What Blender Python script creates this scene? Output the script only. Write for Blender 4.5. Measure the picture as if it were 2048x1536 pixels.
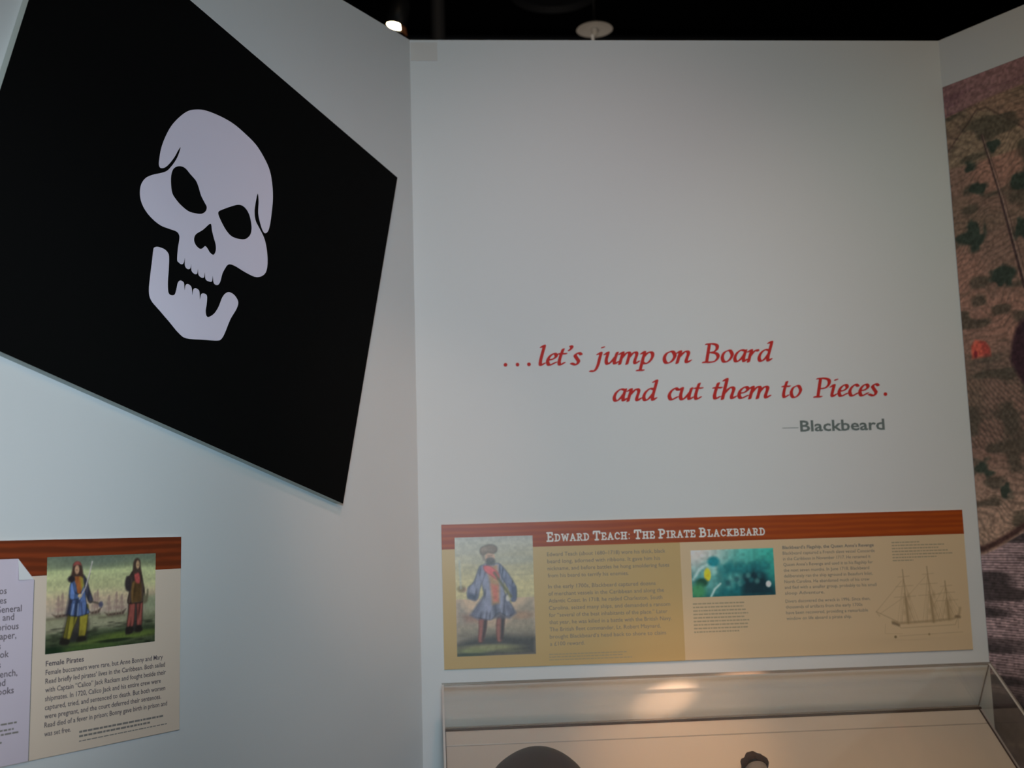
import bpy, math, random
import numpy as np
from mathutils import Matrix, Vector

# ------------------------------------------------------------------ camera, light, exposure
S = bpy.context.scene
for o in list(bpy.data.objects):
    bpy.data.objects.remove(o)
COL = S.collection
S.view_settings.view_transform = 'Standard'
S.view_settings.look = 'None'
S.view_settings.gamma = 1.0
S.view_settings.use_curve_mapping = False
S.view_settings.exposure = 0.0
S.cycles.max_bounces = 10
S.cycles.transparent_max_bounces = 16

YAW, TILT, ROLL = 0.07326, 0.13085, -0.02962
fwd = Vector((math.sin(YAW)*math.cos(TILT), math.cos(YAW)*math.cos(TILT), math.sin(TILT)))
rgt0 = Vector((math.cos(YAW), -math.sin(YAW), 0))
up0 = rgt0.cross(fwd)
rgt = rgt0*math.cos(ROLL) + up0*math.sin(ROLL)
up = up0*math.cos(ROLL) - rgt0*math.sin(ROLL)
cam_d = bpy.data.cameras.new('camera')
cam_d.sensor_width = 36.0
cam_d.lens = 36.0*2292.22/2048.0
cam_d.clip_start = 0.05
cam_d.dof.use_dof = True
cam_d.dof.focus_distance = 2.42
cam_d.dof.aperture_fstop = 3.6
cam = bpy.data.objects.new('camera', cam_d)
cam.matrix_world = Matrix(((rgt.x, up.x, -fwd.x, 0.0), (rgt.y, up.y, -fwd.y, 0.0), (rgt.z, up.z, -fwd.z, 1.6), (0, 0, 0, 1)))
COL.objects.link(cam)
S.camera = cam

world = bpy.data.worlds.new('dark_hall'); S.world = world; world.use_nodes = True
world.node_tree.nodes['Background'].inputs[0].default_value = (0.5, 0.55, 0.6, 1)
world.node_tree.nodes['Background'].inputs[1].default_value = 0.02

def aim(o, loc, target):
    o.location = loc
    o.rotation_euler = (Vector(target)-Vector(loc)).to_track_quat('-Z', 'Y').to_euler()

def spot(name, loc, target, energy, color, size, blend, radius):
    l = bpy.data.lights.new(name, 'SPOT'); l.energy = energy; l.color = color
    l.spot_size = math.radians(size); l.spot_blend = blend; l.shadow_soft_size = radius
    o = bpy.data.objects.new(name, l); COL.objects.link(o); aim(o, loc, target); return o

def area(name, loc, target, energy, color, sx, sy):
    l = bpy.data.lights.new(name, 'AREA'); l.energy = energy; l.color = color
    l.shape = 'RECTANGLE'; l.size = sx; l.size_y = sy
    o = bpy.data.objects.new(name, l); COL.objects.link(o); aim(o, loc, target); return o

spot('gallery_light', (0.05, -0.5, 2.15), (0.05, 3.1, 1.95), 110.2, (0.472, 0.750, 1.000), 70, 1.0, .18)
spot('gallery_light', (0.05, -0.5, 2.0), (0.15, 3.1, 1.85), 46.8, (0.547, 0.927, 1.000), 38, 1.0, .15)
spot('ceiling_spot', (0.5, 0.4, 4.2), (0.45, 3.1, 1.75), 79.4, (1.000, 0.594, 0.511), 42, 1.0, .12)
spot('ceiling_spot', (1.6, 0.6, 4.2), (1.3, 3.1, 1.75), 42.4, (0.962, 1.000, 0.755), 38, 1.0, .12)
spot('side_wall_spot', (1.3, -0.3, 1.9), (-1.0, 1.75, 1.76), 134.6, (0.866, 0.948, 1.000), 36, 1.0, .12)
spot('corner_spot', (1.6, 1.0, 2.5), (-.12, 3.0, 1.75), 29.0, (1.000, 0.679, 0.510), 22, 1.0, .05)
spot('case_light', (0.95, 1.1, 4.3), (0.85, 2.55, 0.85), 101.7, (1.000, 0.599, 0.231), 26, 1.0, .04)
spot('board_fill', (1.2, -0.2, 2.4), (-.465, 2.486, 2.33), 15, (.85, .88, 1.0), 24, 1.0, .1)  # added fill without a fixture, lifts the skull board
spot('case_accent', (0.9, 1.2, 4.3), (0.62, 3.0, 1.04), 190, (1.0, .58, .30), 10, 1.0, .03)
spot('added_glow_spot', (1.75, 2.5, 1.5), (0.610, 3.1, 1.150), 300, (1.0, .60, .38), 4.6, 1.0, .008)  # added unseen spot, makes the warm glow behind the acrylic
spot('dish_fill', (0.6, 4.6, 3.0), (0.8, 5.6, 4.2), 24, (1.0, .88, .74), 80, 1.0, .1)  # added fill behind the wall, brightens the dish from below
area('hall_light', (0.2, -3.0, 4.4), (0.2, 3.1, 1.5), 50.0, (1.000, 0.720, 0.404), 2.5, 1.0)

# ------------------------------------------------------------------ helpers
D = 3.1
XL, XR, TOP = -0.0340, 1.5088, 2.9974
AL, AR = 0.95919, 1.03775
def frame(ox, oy, ax, ay):
    X = Vector((ax, ay, 0)); Y = Vector((0, 0, 1)); Z = X.cross(Y)
    return Matrix(((X.x, Y.x, Z.x, ox), (X.y, Y.y, Z.y, oy), (X.z, Y.z, Z.z, 0), (0, 0, 0, 1)))
FC = frame(0, D, 1, 0)                                  # wall_back: u = x, v = z, n towards the room
FL = frame(XL, D, math.cos(AL), math.sin(AL))           # wall_left: u = 0 at the corner, negative towards the viewer
FR = frame(XR, D, math.cos(AR), -math.sin(AR))          # wall_right: u = 0 at the corner
TH = 0.5816
FD = Matrix(((1, 0, 0, 0), (0, math.cos(TH), -math.sin(TH), D-0.02), (0, math.sin(TH), math.cos(TH), 1.098), (0, 0, 0, 1)))  # sloping case deck

def lin(c):
    c = np.asarray(c, float)/255.0
    return np.where(c <= 0.04045, c/12.92, ((c+0.055)/1.055)**2.4)
WALL = 0.78
def alb(t, w=(150, 152, 152)):
    """surface colour from a tone read beside white wall of tone w"""
    return tuple(np.clip(WALL*lin(t)/np.mean(lin(w)), 0.002, 0.9))

MATS = {}
def mat(name, color=(0.5, 0.5, 0.5), rough=0.6, spec=0.3, metal=0.0, emit=None, noise=None, bump=0.0, nscale=20.0, vcol=False):
    if name in MATS: return MATS[name]
    m = bpy.data.materials.new(name); m.use_nodes = True; MATS[name] = m
    nt = m.node_tree; b = nt.nodes['Principled BSDF']
    b.inputs['Roughness'].default_value = rough
    b.inputs['Specular IOR Level'].default_value = spec
    b.inputs['Metallic'].default_value = metal
    b.inputs['Base Color'].default_value = (*color, 1)
    if vcol:
        a = nt.nodes.new('ShaderNodeVertexColor'); a.layer_name = 'print'
        nt.links.new(a.outputs['Color'], b.inputs['Base Color'])
    if emit:
        b.inputs['Emission Color'].default_value = (*emit[0], 1); b.inputs['Emission Strength'].default_value = emit[1]
    if noise or bump:
        tc = nt.nodes.new('ShaderNodeTexCoord'); n = nt.nodes.new('ShaderNodeTexNoise')
        n.inputs['Scale'].default_value = nscale; n.inputs['Detail'].default_value = 6
        nt.links.new(tc.outputs['Object'], n.inputs['Vector'])
        if noise:
            r = nt.nodes.new('ShaderNodeMix'); r.data_type = 'RGBA'
            r.inputs['A'].default_value = (*color, 1); r.inputs['B'].default_value = (*noise, 1)
            nt.links.new(n.outputs['Fac'], r.inputs['Factor']); nt.links.new(r.outputs['Result'], b.inputs['Base Color'])
        if bump:
            bp = nt.nodes.new('ShaderNodeBump'); bp.inputs['Strength'].default_value = bump; bp.inputs['Distance'].default_value = 0.004
            nt.links.new(n.outputs['Fac'], bp.inputs['Height']); nt.links.new(bp.outputs['Normal'], b.inputs['Normal'])
    return m

class MB:
    """collects shapes into one mesh"""
    def __init__(s): s.v = []; s.f = []; s.mi = []
    def add(s, vs, fs, mi=0):
        k = len(s.v); s.v += [tuple(v) for v in vs]; s.f += [tuple(i+k for i in f) for f in fs]; s.mi += [mi]*len(fs)
    def box(s, a, b, mi=0):
        (x0, y0, z0), (x1, y1, z1) = a, b
        s.add([(x0,y0,z0),(x1,y0,z0),(x1,y1,z0),(x0,y1,z0),(x0,y0,z1),(x1,y0,z1),(x1,y1,z1),(x0,y1,z1)],
              [(3,2,1,0),(4,5,6,7),(0,1,5,4),(1,2,6,5),(2,3,7,6),(3,0,4,7)], mi)
    def bevel_box(s, a, b, r, mi=0):
        """box whose top (z1) rim is chamfered by r"""
        (x0, y0, z0), (x1, y1, z1) = a, b
        s.add([(x0,y0,z0),(x1,y0,z0),(x1,y1,z0),(x0,y1,z0),(x0,y0,z1-r),(x1,y0,z1-r),(x1,y1,z1-r),(x0,y1,z1-r),
               (x0+r,y0+r,z1),(x1-r,y0+r,z1),(x1-r,y1-r,z1),(x0+r,y1-r,z1)],
              [(3,2,1,0),(0,1,5,4),(1,2,6,5),(2,3,7,6),(3,0,4,7),(4,5,9,8),(5,6,10,9),(6,7,11,10),(7,4,8,11),(8,9,10,11)], mi)
    def prism(s, poly, n0, n1, mi=0):
        k = len(poly)
        s.add([(x, y, n0) for x, y in poly]+[(x, y, n1) for x, y in poly],
              [tuple(range(k))[::-1], tuple(range(k, 2*k))]+[(i, (i+1) % k, k+(i+1) % k, k+i) for i in range(k)], mi)
    def lathe(s, prof, seg=32, axis='z', c=(0, 0, 0), mi=0, warp=None):
        vs = []; fs = []; m = len(prof)
        for j in range(seg):
            a = 2*math.pi*j/seg
            for r, h in prof:
                p = (r*math.cos(a), r*math.sin(a), h)
                if axis == 'y': p = (p[0], h, -p[1])
                if warp: p = warp(p)
                vs.append((p[0]+c[0], p[1]+c[1], p[2]+c[2]))
        for j in range(seg):
            for i in range(m-1):
                a = j*m+i; b = ((j+1) % seg)*m+i
                fs.append((a, b, b+1, a+1))
        s.add(vs, fs, mi)
    def tube(s, p, q, r, seg=12, mi=0):
        p = Vector(p); q = Vector(q); d = (q-p).normalized()
        a = d.orthogonal().normalized(); b = d.cross(a)
        vs = []
        for e in (p, q):
            vs += [e+(a*math.cos(2*math.pi*i/seg)+b*math.sin(2*math.pi*i/seg))*r for i in range(seg)]
        s.add(vs, [(i, (i+1) % seg, seg+(i+1) % seg, seg+i) for i in range(seg)]+[tuple(range(seg))[::-1], tuple(range(seg, 2*seg))], mi)
    def build(s, name, m, parent=None, off=(0, 0, 0), smooth=False):
        me = bpy.data.meshes.new(name)
        me.from_pydata([(x-off[0], y-off[1], z-off[2]) for x, y, z in s.v], [], s.f)
        for mm in (m if isinstance(m, (list, tuple)) else [m]): me.materials.append(mm)
        if any(s.mi): me.polygons.foreach_set('material_index', s.mi)
        if smooth: me.polygons.foreach_set('use_smooth', [True]*len(me.polygons))
        me.update()
        o = bpy.data.objects.new(name, me); COL.objects.link(o)
        if parent: o.parent = parent
        return o

class Thing:
    """an Empty on a wall plane (or any frame) whose parts are given in that plane's own metres"""
    def __init__(s, name, label, cat, F, base, group=None):
        s.base = base
        s.e = bpy.data.objects.new(name, None); s.e.empty_display_size = 0.05
        COL.objects.link(s.e)
        s.e.matrix_world = F @ Matrix.Translation(base)
        s.e['label'] = label; s.e['category'] = cat
        if group: s.e['group'] = group
    def part(s, name, mb, m, parent=None, smooth=False, label=None):
        o = mb.build(name, m, parent or s.e, s.base, smooth)
        if label: o['label'] = label
        return o

def structure(name, mb, m, F=None):
    o = mb.build(name, m)
    if F is not None: o.matrix_world = F
    o['kind'] = 'structure'
    return o

# ---- printed lettering
def text_verts(txt, size, bold=0.0, slant=0.0, sx=1.0):
    c = bpy.data.curves.new('t', 'FONT'); c.body = txt; c.size = size; c.offset = bold; c.shear = slant
    c.resolution_u = 2; c.fill_mode = 'FRONT'
    o = bpy.data.objects.new('t', c); COL.objects.link(o)
    me = o.to_mesh()
    vs = [(v.co.x*sx, v.co.y) for v in me.vertices]; fs = [tuple(p.vertices) for p in me.polygons]
    o.to_mesh_clear(); bpy.data.objects.remove(o); bpy.data.curves.remove(c)
    return vs, fs
def add_line(mb, txt, u, v, size, n, width=None, **k):
    """one line of print; baseline starts at (u, v); width stretches it to that many metres"""
    vs, fs = text_verts(txt, size, **k)
    if not vs: return 0
    x0 = min(p[0] for p in vs); x1 = max(p[0] for p in vs)
    q = width/(x1-x0) if width else 1.0
    mb.add([(u+(x-x0 if width else x)*q, v+y, n) for x, y in vs], fs)
    return (x1-x0)*q

# ---- pen-drawn letters (broad nib swept along a skeleton)
def crom(pts, k=6, closed=False):
    P = [np.array(p, float) for p in pts]
    if len(P) < 3: return P
    if closed: P = [P[-1]]+P+[P[0], P[1]]
    else: P = [2*P[0]-P[1]]+P+[2*P[-1]-P[-2]]
    out = []
    for i in range(1, len(P)-2):
        p0, p1, p2, p3 = P[i-1:i+3]
        for j in range(k):
            t = j/k
            out.append(0.5*((2*p1)+(-p0+p2)*t+(2*p0-5*p1+4*p2-p3)*t*t+(-p0+3*p1-3*p2+p3)*t**3))
    if not closed: out.append(P[-2])
    return out
def hull(pts):
    pts = sorted(set((round(float(a), 7), round(float(b), 7)) for a, b in pts))
    def half(ps):
        h = []
        for p in ps:
            while len(h) > 1 and (h[-1][0]-h[-2][0])*(p[1]-h[-2][1])-(h[-1][1]-h[-2][1])*(p[0]-h[-2][0]) <= 0: h.pop()
            h.append(p)
        return h
    a = half(pts); b = half(pts[::-1]); return a[:-1]+b[:-1]
def nib(w, t, ang, k=10):
    c, s = math.cos(ang), math.sin(ang)
    return [(w/2*math.cos(2*math.pi*i/k)*c-t/2*math.sin(2*math.pi*i/k)*s, w/2*math.cos(2*math.pi*i/k)*s+t/2*math.sin(2*math.pi*i/k)*c) for i in range(k)]
def pen(mb, strokes, pen_nib, place, n0, n1, smooth=True, k=5):
    """strokes: lists of points in letter units; place maps letter units to metres"""
    for st in strokes:
        pts = st
        if st and st[0] == 'line': pts = [np.array(p, float) for p in st[1:]]
        elif smooth: pts = crom(st, k)
        else: pts = [np.array(p, float) for p in st]
        if len(pts) == 1: pts = [pts[0], pts[0]]
        for a, b in zip(pts[:-1], pts[1:]):
            n1 += 0.000002
            h = hull([place(a[0]+x, a[1]+y) for x, y in pen_nib]+[place(b[0]+x, b[1]+y) for x, y in pen_nib])
            if len(h) > 2: mb.prism(h, n0, n1)

ITALIC = {
 'l': (.50, [[(.02,1.5),(.2,1.6),(.15,.9),(.12,.3),(.2,.04),(.4,.18)]]),
 'e': (.76, [[(.14,.45),(.45,.52),(.64,.74),(.5,.96),(.22,.78),(.1,.4),(.26,.04),(.66,.24)]]),
 't': (.60, [[(.27,1.3),(.18,.8),(.14,.3),(.24,.04),(.48,.2)], ['line', (.02,.93),(.5,.93)]]),
 "'": (.36, [[(.16,1.55),(.24,1.46),(.2,1.32),(.1,1.2)], [(.18,1.52)]]),
 's': (.66, [[(.6,.84),(.42,.98),(.2,.8),(.34,.54),(.5,.28),(.36,.03),(.04,.14)]]),
 'j': (.52, [[(.02,.84),(.22,.96),(.19,.5),(.13,-.1),(-.04,-.5),(-.3,-.5)], [(.27,1.38),(.34,1.40)]]),
 'u': (1.04, [[(.0,.82),(.2,.96),(.15,.35),(.28,.03),(.52,.22),(.76,.62)], [(.84,.95),(.74,.32),(.8,.05),(1.0,.2)]]),
 'm': (1.52, [[(.0,.82),(.2,.96),(.15,.5),(.1,.0)], [(.16,.45),(.42,.86),(.6,.95),(.68,.78),(.6,.0)], [(.64,.45),(.9,.86),(1.1,.95),(1.2,.76),(1.12,.25),(1.2,.04),(1.4,.2)]]),
 'n': (1.06, [[(.0,.82),(.2,.96),(.15,.5),(.1,.0)], [(.16,.45),(.44,.86),(.64,.95),(.76,.76),(.68,.25),(.76,.04),(.96,.2)]]),
 'h': (1.06, [[(.02,1.5),(.2,1.6),(.15,.8),(.1,.0)], [(.16,.45),(.44,.86),(.64,.95),(.76,.76),(.68,.25),(.76,.04),(.96,.2)]]),
 'p': (.98, [[(.0,.82),(.2,.96),(.15,.3),(.08,-.5)], ['line', (-.12,-.52),(.28,-.52)], [(.16,.5),(.46,.9),(.74,.88),(.8,.52),(.58,.1),(.3,.02),(.14,.16)]]),
 'o': (.90, [[(.5,.97),(.2,.8),(.1,.4),(.28,.03),(.6,.14),(.78,.56),(.62,.92),(.48,.97)]]),
 'a': (1.0, [[(.76,.9),(.48,.97),(.2,.72),(.1,.32),(.24,.03),(.5,.2),(.74,.62)], [(.8,.96),(.72,.34),(.78,.05),(.96,.2)]]),
 'd': (1.0, [[(.76,.9),(.48,.97),(.2,.72),(.1,.32),(.24,.03),(.5,.2),(.74,.62)], [(.64,1.5),(.84,1.6),(.78,.9),(.72,.34),(.78,.05),(.96,.2)]]),
 'c': (.72, [[(.64,.82),(.46,.97),(.2,.74),(.1,.38),(.28,.04),(.64,.24)]]),
 'i': (.52, [[(.0,.82),(.2,.96),(.15,.4),(.14,.15),(.24,.04),(.42,.2)], [(.27,1.38),(.34,1.40)]]),
 'r': (.72, [[(.0,.82),(.2,.96),(.15,.5),(.1,.0)], [(.16,.45),(.4,.84),(.6,.96),(.66,.88)]]),
 'B': (1.2, [['line', (.26,1.5),(.24,.05)], ['line', (.02,.03),(.4,.03)], [(.06,1.5),(.5,1.52),(.8,1.38),(.84,1.1),(.66,.88),(.32,.8)], [(.5,.82),(.86,.72),(1.0,.44),(.84,.12),(.5,.02),(.3,.03)]]),
 'P': (1.08, [['line', (.26,1.5),(.24,.05)], ['line', (.02,.03),(.46,.03)], [(.06,1.5),(.5,1.52),(.84,1.4),(.92,1.08),(.72,.76),(.36,.68)]]),
 '.': (.42, [[(.12,.04),(.13,.05)]]),
}
SLAB = {
 'E': (.92, [[(.18,0),(.18,1)], [(0,1),(.7,1),(.72,.76)], [(0,0),(.74,0),(.78,.26)], [(.18,.5),(.54,.5)]]),
 'D': (1.02, [[(.2,0),(.2,1)], [(0,0),(.45,0),(.74,.16),(.84,.5),(.74,.84),(.45,1),(0,1)]]),
 'W': (1.34, [[(.12,1),(.34,0),(.62,.85),(.9,0),(1.12,1)], [(0,1),(.28,1)], [(.96,1),(1.24,1)]]),
 'A': (1.06, [[(.12,0),(.46,1),(.82,0)], [(.26,.34),(.68,.34)], [(0,0),(.26,0)], [(.68,0),(.95,0)]]),
 'R': (1.02, [[(.2,0),(.2,1)], [(0,1),(.52,1),(.72,.86),(.72,.62),(.52,.48),(.2,.48)], [(.5,.48),(.76,0),(.92,0)], [(0,0),(.4,0)]]),
 'T': (.98, [[(.45,0),(.45,1)], [(.02,.76),(.04,1),(.86,1),(.88,.76)], [(.24,0),(.66,0)]]),
 'C': (.98, [[(.82,.74),(.68,.94),(.45,1),(.18,.84),(.08,.5),(.18,.16),(.45,0),(.82,.14)]]),
 'H': (1.12, [[(.2,0),(.2,1)], [(.8,0),(.8,1)], [(.2,.5),(.8,.5)], [(0,0),(.38,0)], [(0,1),(.38,1)], [(.62,0),(1,0)], [(.62,1),(1,1)]]),
 ':': (.42, [[(.14,.08),(.16,.08)], [(.14,.7),(.16,.7)]]),
 'P': (.96, [[(.2,0),(.2,1)], [(0,1),(.52,1),(.74,.86),(.74,.58),(.52,.44),(.2,.44)], [(0,0),(.42,0)]]),
 'I': (.52, [[(.2,0),(.2,1)], [(0,0),(.4,0)], [(0,1),(.4,1)]]),
 'B': (1.02, [[(.2,0),(.2,1)], [(0,1),(.52,1),(.7,.86),(.7,.66),(.5,.53),(.2,.53)], [(.5,.53),(.8,.42),(.8,.14),(.54,0),(0,0)]]),
 'L': (.9, [[(.2,0),(.2,1)], [(0,1),(.4,1)], [(0,0),(.72,0),(.76,.3)]]),
 'K': (1.06, [[(.2,0),(.2,1)], [(0,0),(.4,0)], [(0,1),(.4,1)], [(.8,1),(.3,.46),(.84,0)], [(.68,0),(1,0)], [(.64,1),(.94,1)]]),
}

# ---- printed pictures: a fine grid of faces carrying printed colours
def vnoise(x, y, seed=0):
    rs = np.random.RandomState(seed); T = rs.rand(257, 257)
    xi = np.floor(x).astype(int) % 256; yi = np.floor(y).astype(int) % 256
    fx = x-np.floor(x); fy = y-np.floor(y); fx = fx*fx*(3-2*fx); fy = fy*fy*(3-2*fy)
    return (T[yi, xi]*(1-fx)+T[yi, xi+1]*fx)*(1-fy)+(T[yi+1, xi]*(1-fx)+T[yi+1, xi+1]*fx)*fy
class Canvas:
    def __init__(s, xs, ys, bg):
        s.X, s.Y = np.meshgrid(xs, ys); s.c = np.zeros(s.X.shape+(3,)); s.c[:] = bg
    def mix(s, m, col): s.c = s.c*(1-m[..., None])+np.array(col, float)*m[..., None]
    def dist_poly(s, P):
        X, Y = s.X, s.Y; d = np.full(X.shape, 1e9); ins = np.zeros(X.shape, bool)
        for (x0, y0), (x1, y1) in zip(P, P[1:]+P[:1]):
            dx, dy = x1-x0, y1-y0; L = dx*dx+dy*dy+1e-12
            t = np.clip(((X-x0)*dx+(Y-y0)*dy)/L, 0, 1)
            d = np.minimum(d, np.hypot(X-x0-t*dx, Y-y0-t*dy))
            if dy: ins ^= ((y0 > Y) != (y1 > Y)) & (X < (x1-x0)*(Y-y0)/(y1-y0)+x0)
        return np.where(ins, -d, d)
    def poly(s, P, col, soft=.008, a=1.0): s.mix(np.clip(.5-s.dist_poly(list(P))/(2*soft), 0, 1)*a, col)
    def shape(s, P, col, soft=.008, rim=.0, dark=.55, folds=0.0, seed=1):
        """rounded patch of colour with a darker drawn outline and pen-drawn folds"""
        P = [tuple(q) for q in crom(P, 4, True)]; d = s.dist_poly(P); m = np.clip(.5-d/(2*soft), 0, 1)
        c = np.array(col, float)*np.ones(s.c.shape)
        if folds: c *= (1-folds*np.clip(vnoise(s.X*42+s.Y*6, s.Y*7+seed*3, seed)*2.2-1.0, 0, 1))[..., None]
        if rim: c *= (1-dark*np.clip(1-np.abs(d)/rim, 0, 1))[..., None]
        s.c = s.c*(1-m[..., None])+c*m[..., None]
    def line(s, P, col, w=.006, soft=.006, a=1.0):
        X, Y = s.X, s.Y; d = np.full(X.shape, 1e9)
        for (x0, y0), (x1, y1) in zip(P[:-1], P[1:]):
            dx, dy = x1-x0, y1-y0; L = dx*dx+dy*dy+1e-12
            t = np.clip(((X-x0)*dx+(Y-y0)*dy)/L, 0, 1); d = np.minimum(d, np.hypot(X-x0-t*dx, Y-y0-t*dy))
        s.mix(np.clip(.5-(d-w/2)/(2*soft), 0, 1)*a, col)
    def blob(s, cx, cy, rx, ry, col, soft=.3, a=1.0):
        d = np.hypot((s.X-cx)/rx, (s.Y-cy)/ry); s.mix(np.clip((1-d)/soft+.5, 0, 1)*a, col)
    def speck(s, fx, fy, amt, seed=0):
        s.c *= (1+(vnoise(s.X*fx+7, s.Y*fy+3, seed)-.5)*amt)[..., None]
def print_mesh(name, th, us, vs, C, wall, m, n, flip=True):
    """C rows follow vs; colours are display tones next to wall tone `wall`"""
    nu, nv = len(us), len(vs)
    U, V = np.meshgrid(us, vs)
    co = np.stack([U-th.base[0], V-th.base[1], np.full(U.shape, n-th.base[2])], -1).reshape(-1, 3)
    i = np.arange(nv*nu).reshape(nv, nu)
    f = np.stack([i[:-1, :-1], i[:-1, 1:], i[1:, 1:], i[1:, :-1]], -1).reshape(-1, 4)
    me = bpy.data.meshes.new(name)
    me.from_pydata(co.tolist(), [], f.tolist())
    col = WALL*lin(np.clip(C, 3, 250))/np.mean(lin(wall))
    rgba = np.concatenate([np.clip(col, .002, .9), np.ones(col.shape[:2]+(1,))], -1).astype(np.float32).reshape(-1)
    at = me.color_attributes.new('print', 'FLOAT_COLOR', 'POINT'); at.data.foreach_set('color', rgba)
    me.materials.append(m); me.update()
    o = bpy.data.objects.new(name, me); COL.objects.link(o); o.parent = th.e
    return o

# ------------------------------------------------------------------ setting
paint = mat('white_wall_paint', (0.76, 0.78, 0.78), 0.7, 0.2, bump=0.05, nscale=60)
wall_edge = mat('dark_wall_edge', (0.02, 0.02, 0.03), 0.7)
black_paint = mat('black_ceiling_paint', (0.006, 0.006, 0.007), 0.9, 0.1)
carpet = mat('charcoal_carpet', (0.06, 0.06, 0.065), 0.95, 0.05, noise=(0.03, 0.03, 0.035), bump=0.6, nscale=300)
T_WALL = 0.09
def meet(p, d, q, e):
    k = ((q[0]-p[0])*e[1]-(q[1]-p[1])*e[0])/(d[0]*e[1]-d[1]*e[0]); return (p[0]+d[0]*k, p[1]+d[1]*k)
dl = (math.cos(AL), math.sin(AL)); nl = (-math.sin(AL), math.cos(AL))
dr = (math.cos(AR), -math.sin(AR)); nr = (math.sin(AR), math.cos(AR))
cl = (XL, D); cr = (XR, D)
bl = meet((cl[0]+nl[0]*T_WALL, cl[1]+nl[1]*T_WALL), dl, (0, D+T_WALL), (1, 0))
br = meet((cr[0]+nr[0]*T_WALL, cr[1]+nr[1]*T_WALL), dr, (0, D+T_WALL), (1, 0))
LL, LR = 3.6, 2.8
el = (cl[0]-dl[0]*LL, cl[1]-dl[1]*LL); er = (cr[0]+dr[0]*LR, cr[1]+dr[1]*LR)
def wall(name, poly):
    m = MB(); m.prism(poly, 0.0, TOP)
    return structure(name, m, paint)
wall('wall_back', [cl, cr, br, bl])
wall('wall_left', [el, cl, bl, (el[0]+nl[0]*T_WALL, el[1]+nl[1]*T_WALL)])
wall('wall_right', [cr, er, (er[0]+nr[0]*T_WALL, er[1]+nr[1]*T_WALL), br])
m = MB(); m.box((-8, -6, -.1), (9, 11, 0)); structure('floor', m, carpet)
m = MB(); m.box((-8, -6, 5.2), (9, 11, 5.3)); structure('ceiling', m, black_paint)
hall = mat('dark_hall_paint', (0.012, 0.012, 0.014), 0.9, 0.1)
for nm, a, b in (('wall_far', (-8, 11, 0), (9, 11.1, 5.2)), ('wall_near', (-8, -6.1, 0), (9, -6, 5.2)),
                 ('wall_west', (-8.1, -6, 0), (-8, 11, 5.2)), ('wall_east', (9, -6, 0), (9.1, 11, 5.2))):
    m = MB(); m.box(a, b); structure(nm, m, hall)

# ------------------------------------------------------------------ black sign board with skull, tilted on the wall
FLAG_A = -0.27005
R0 = (-0.10043, 2.5641)
def rot(x, y): return (R0[0]+x*math.cos(FLAG_A)-y*math.sin(FLAG_A), R0[1]+x*math.sin(FLAG_A)+y*math.cos(FLAG_A))
FW, FH, FT = 1.10825, 0.90933, 0.023
corners = [rot(-FW, -FH), rot(0, -FH), rot(0, 0), rot(-FW, 0)]
flag = Thing('skull_sign_board', 'black tilted board with a white skull mounted on the wall', 'sign', FL, (corners[1][0], corners[1][1], 0))
m = MB(); m.prism(corners, 0.0005, FT-0.0015, 0)
flag.part('board_core', m, mat('pale_board_edge', (0.50, 0.56, 0.54), 0.6), label='pale grey board edge')
m = MB(); m.prism([rot(-FW-.0005, -FH-.0005), rot(.0005, -FH-.0005), rot(.0005, .0005), rot(-FW-.0005, .0005)], FT-0.0015, FT)
flag.part('board_face', m, mat('matt_black_print', (0.0035, 0.0036, 0.0036), 0.85, 0.08), label='matt black face')
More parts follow.
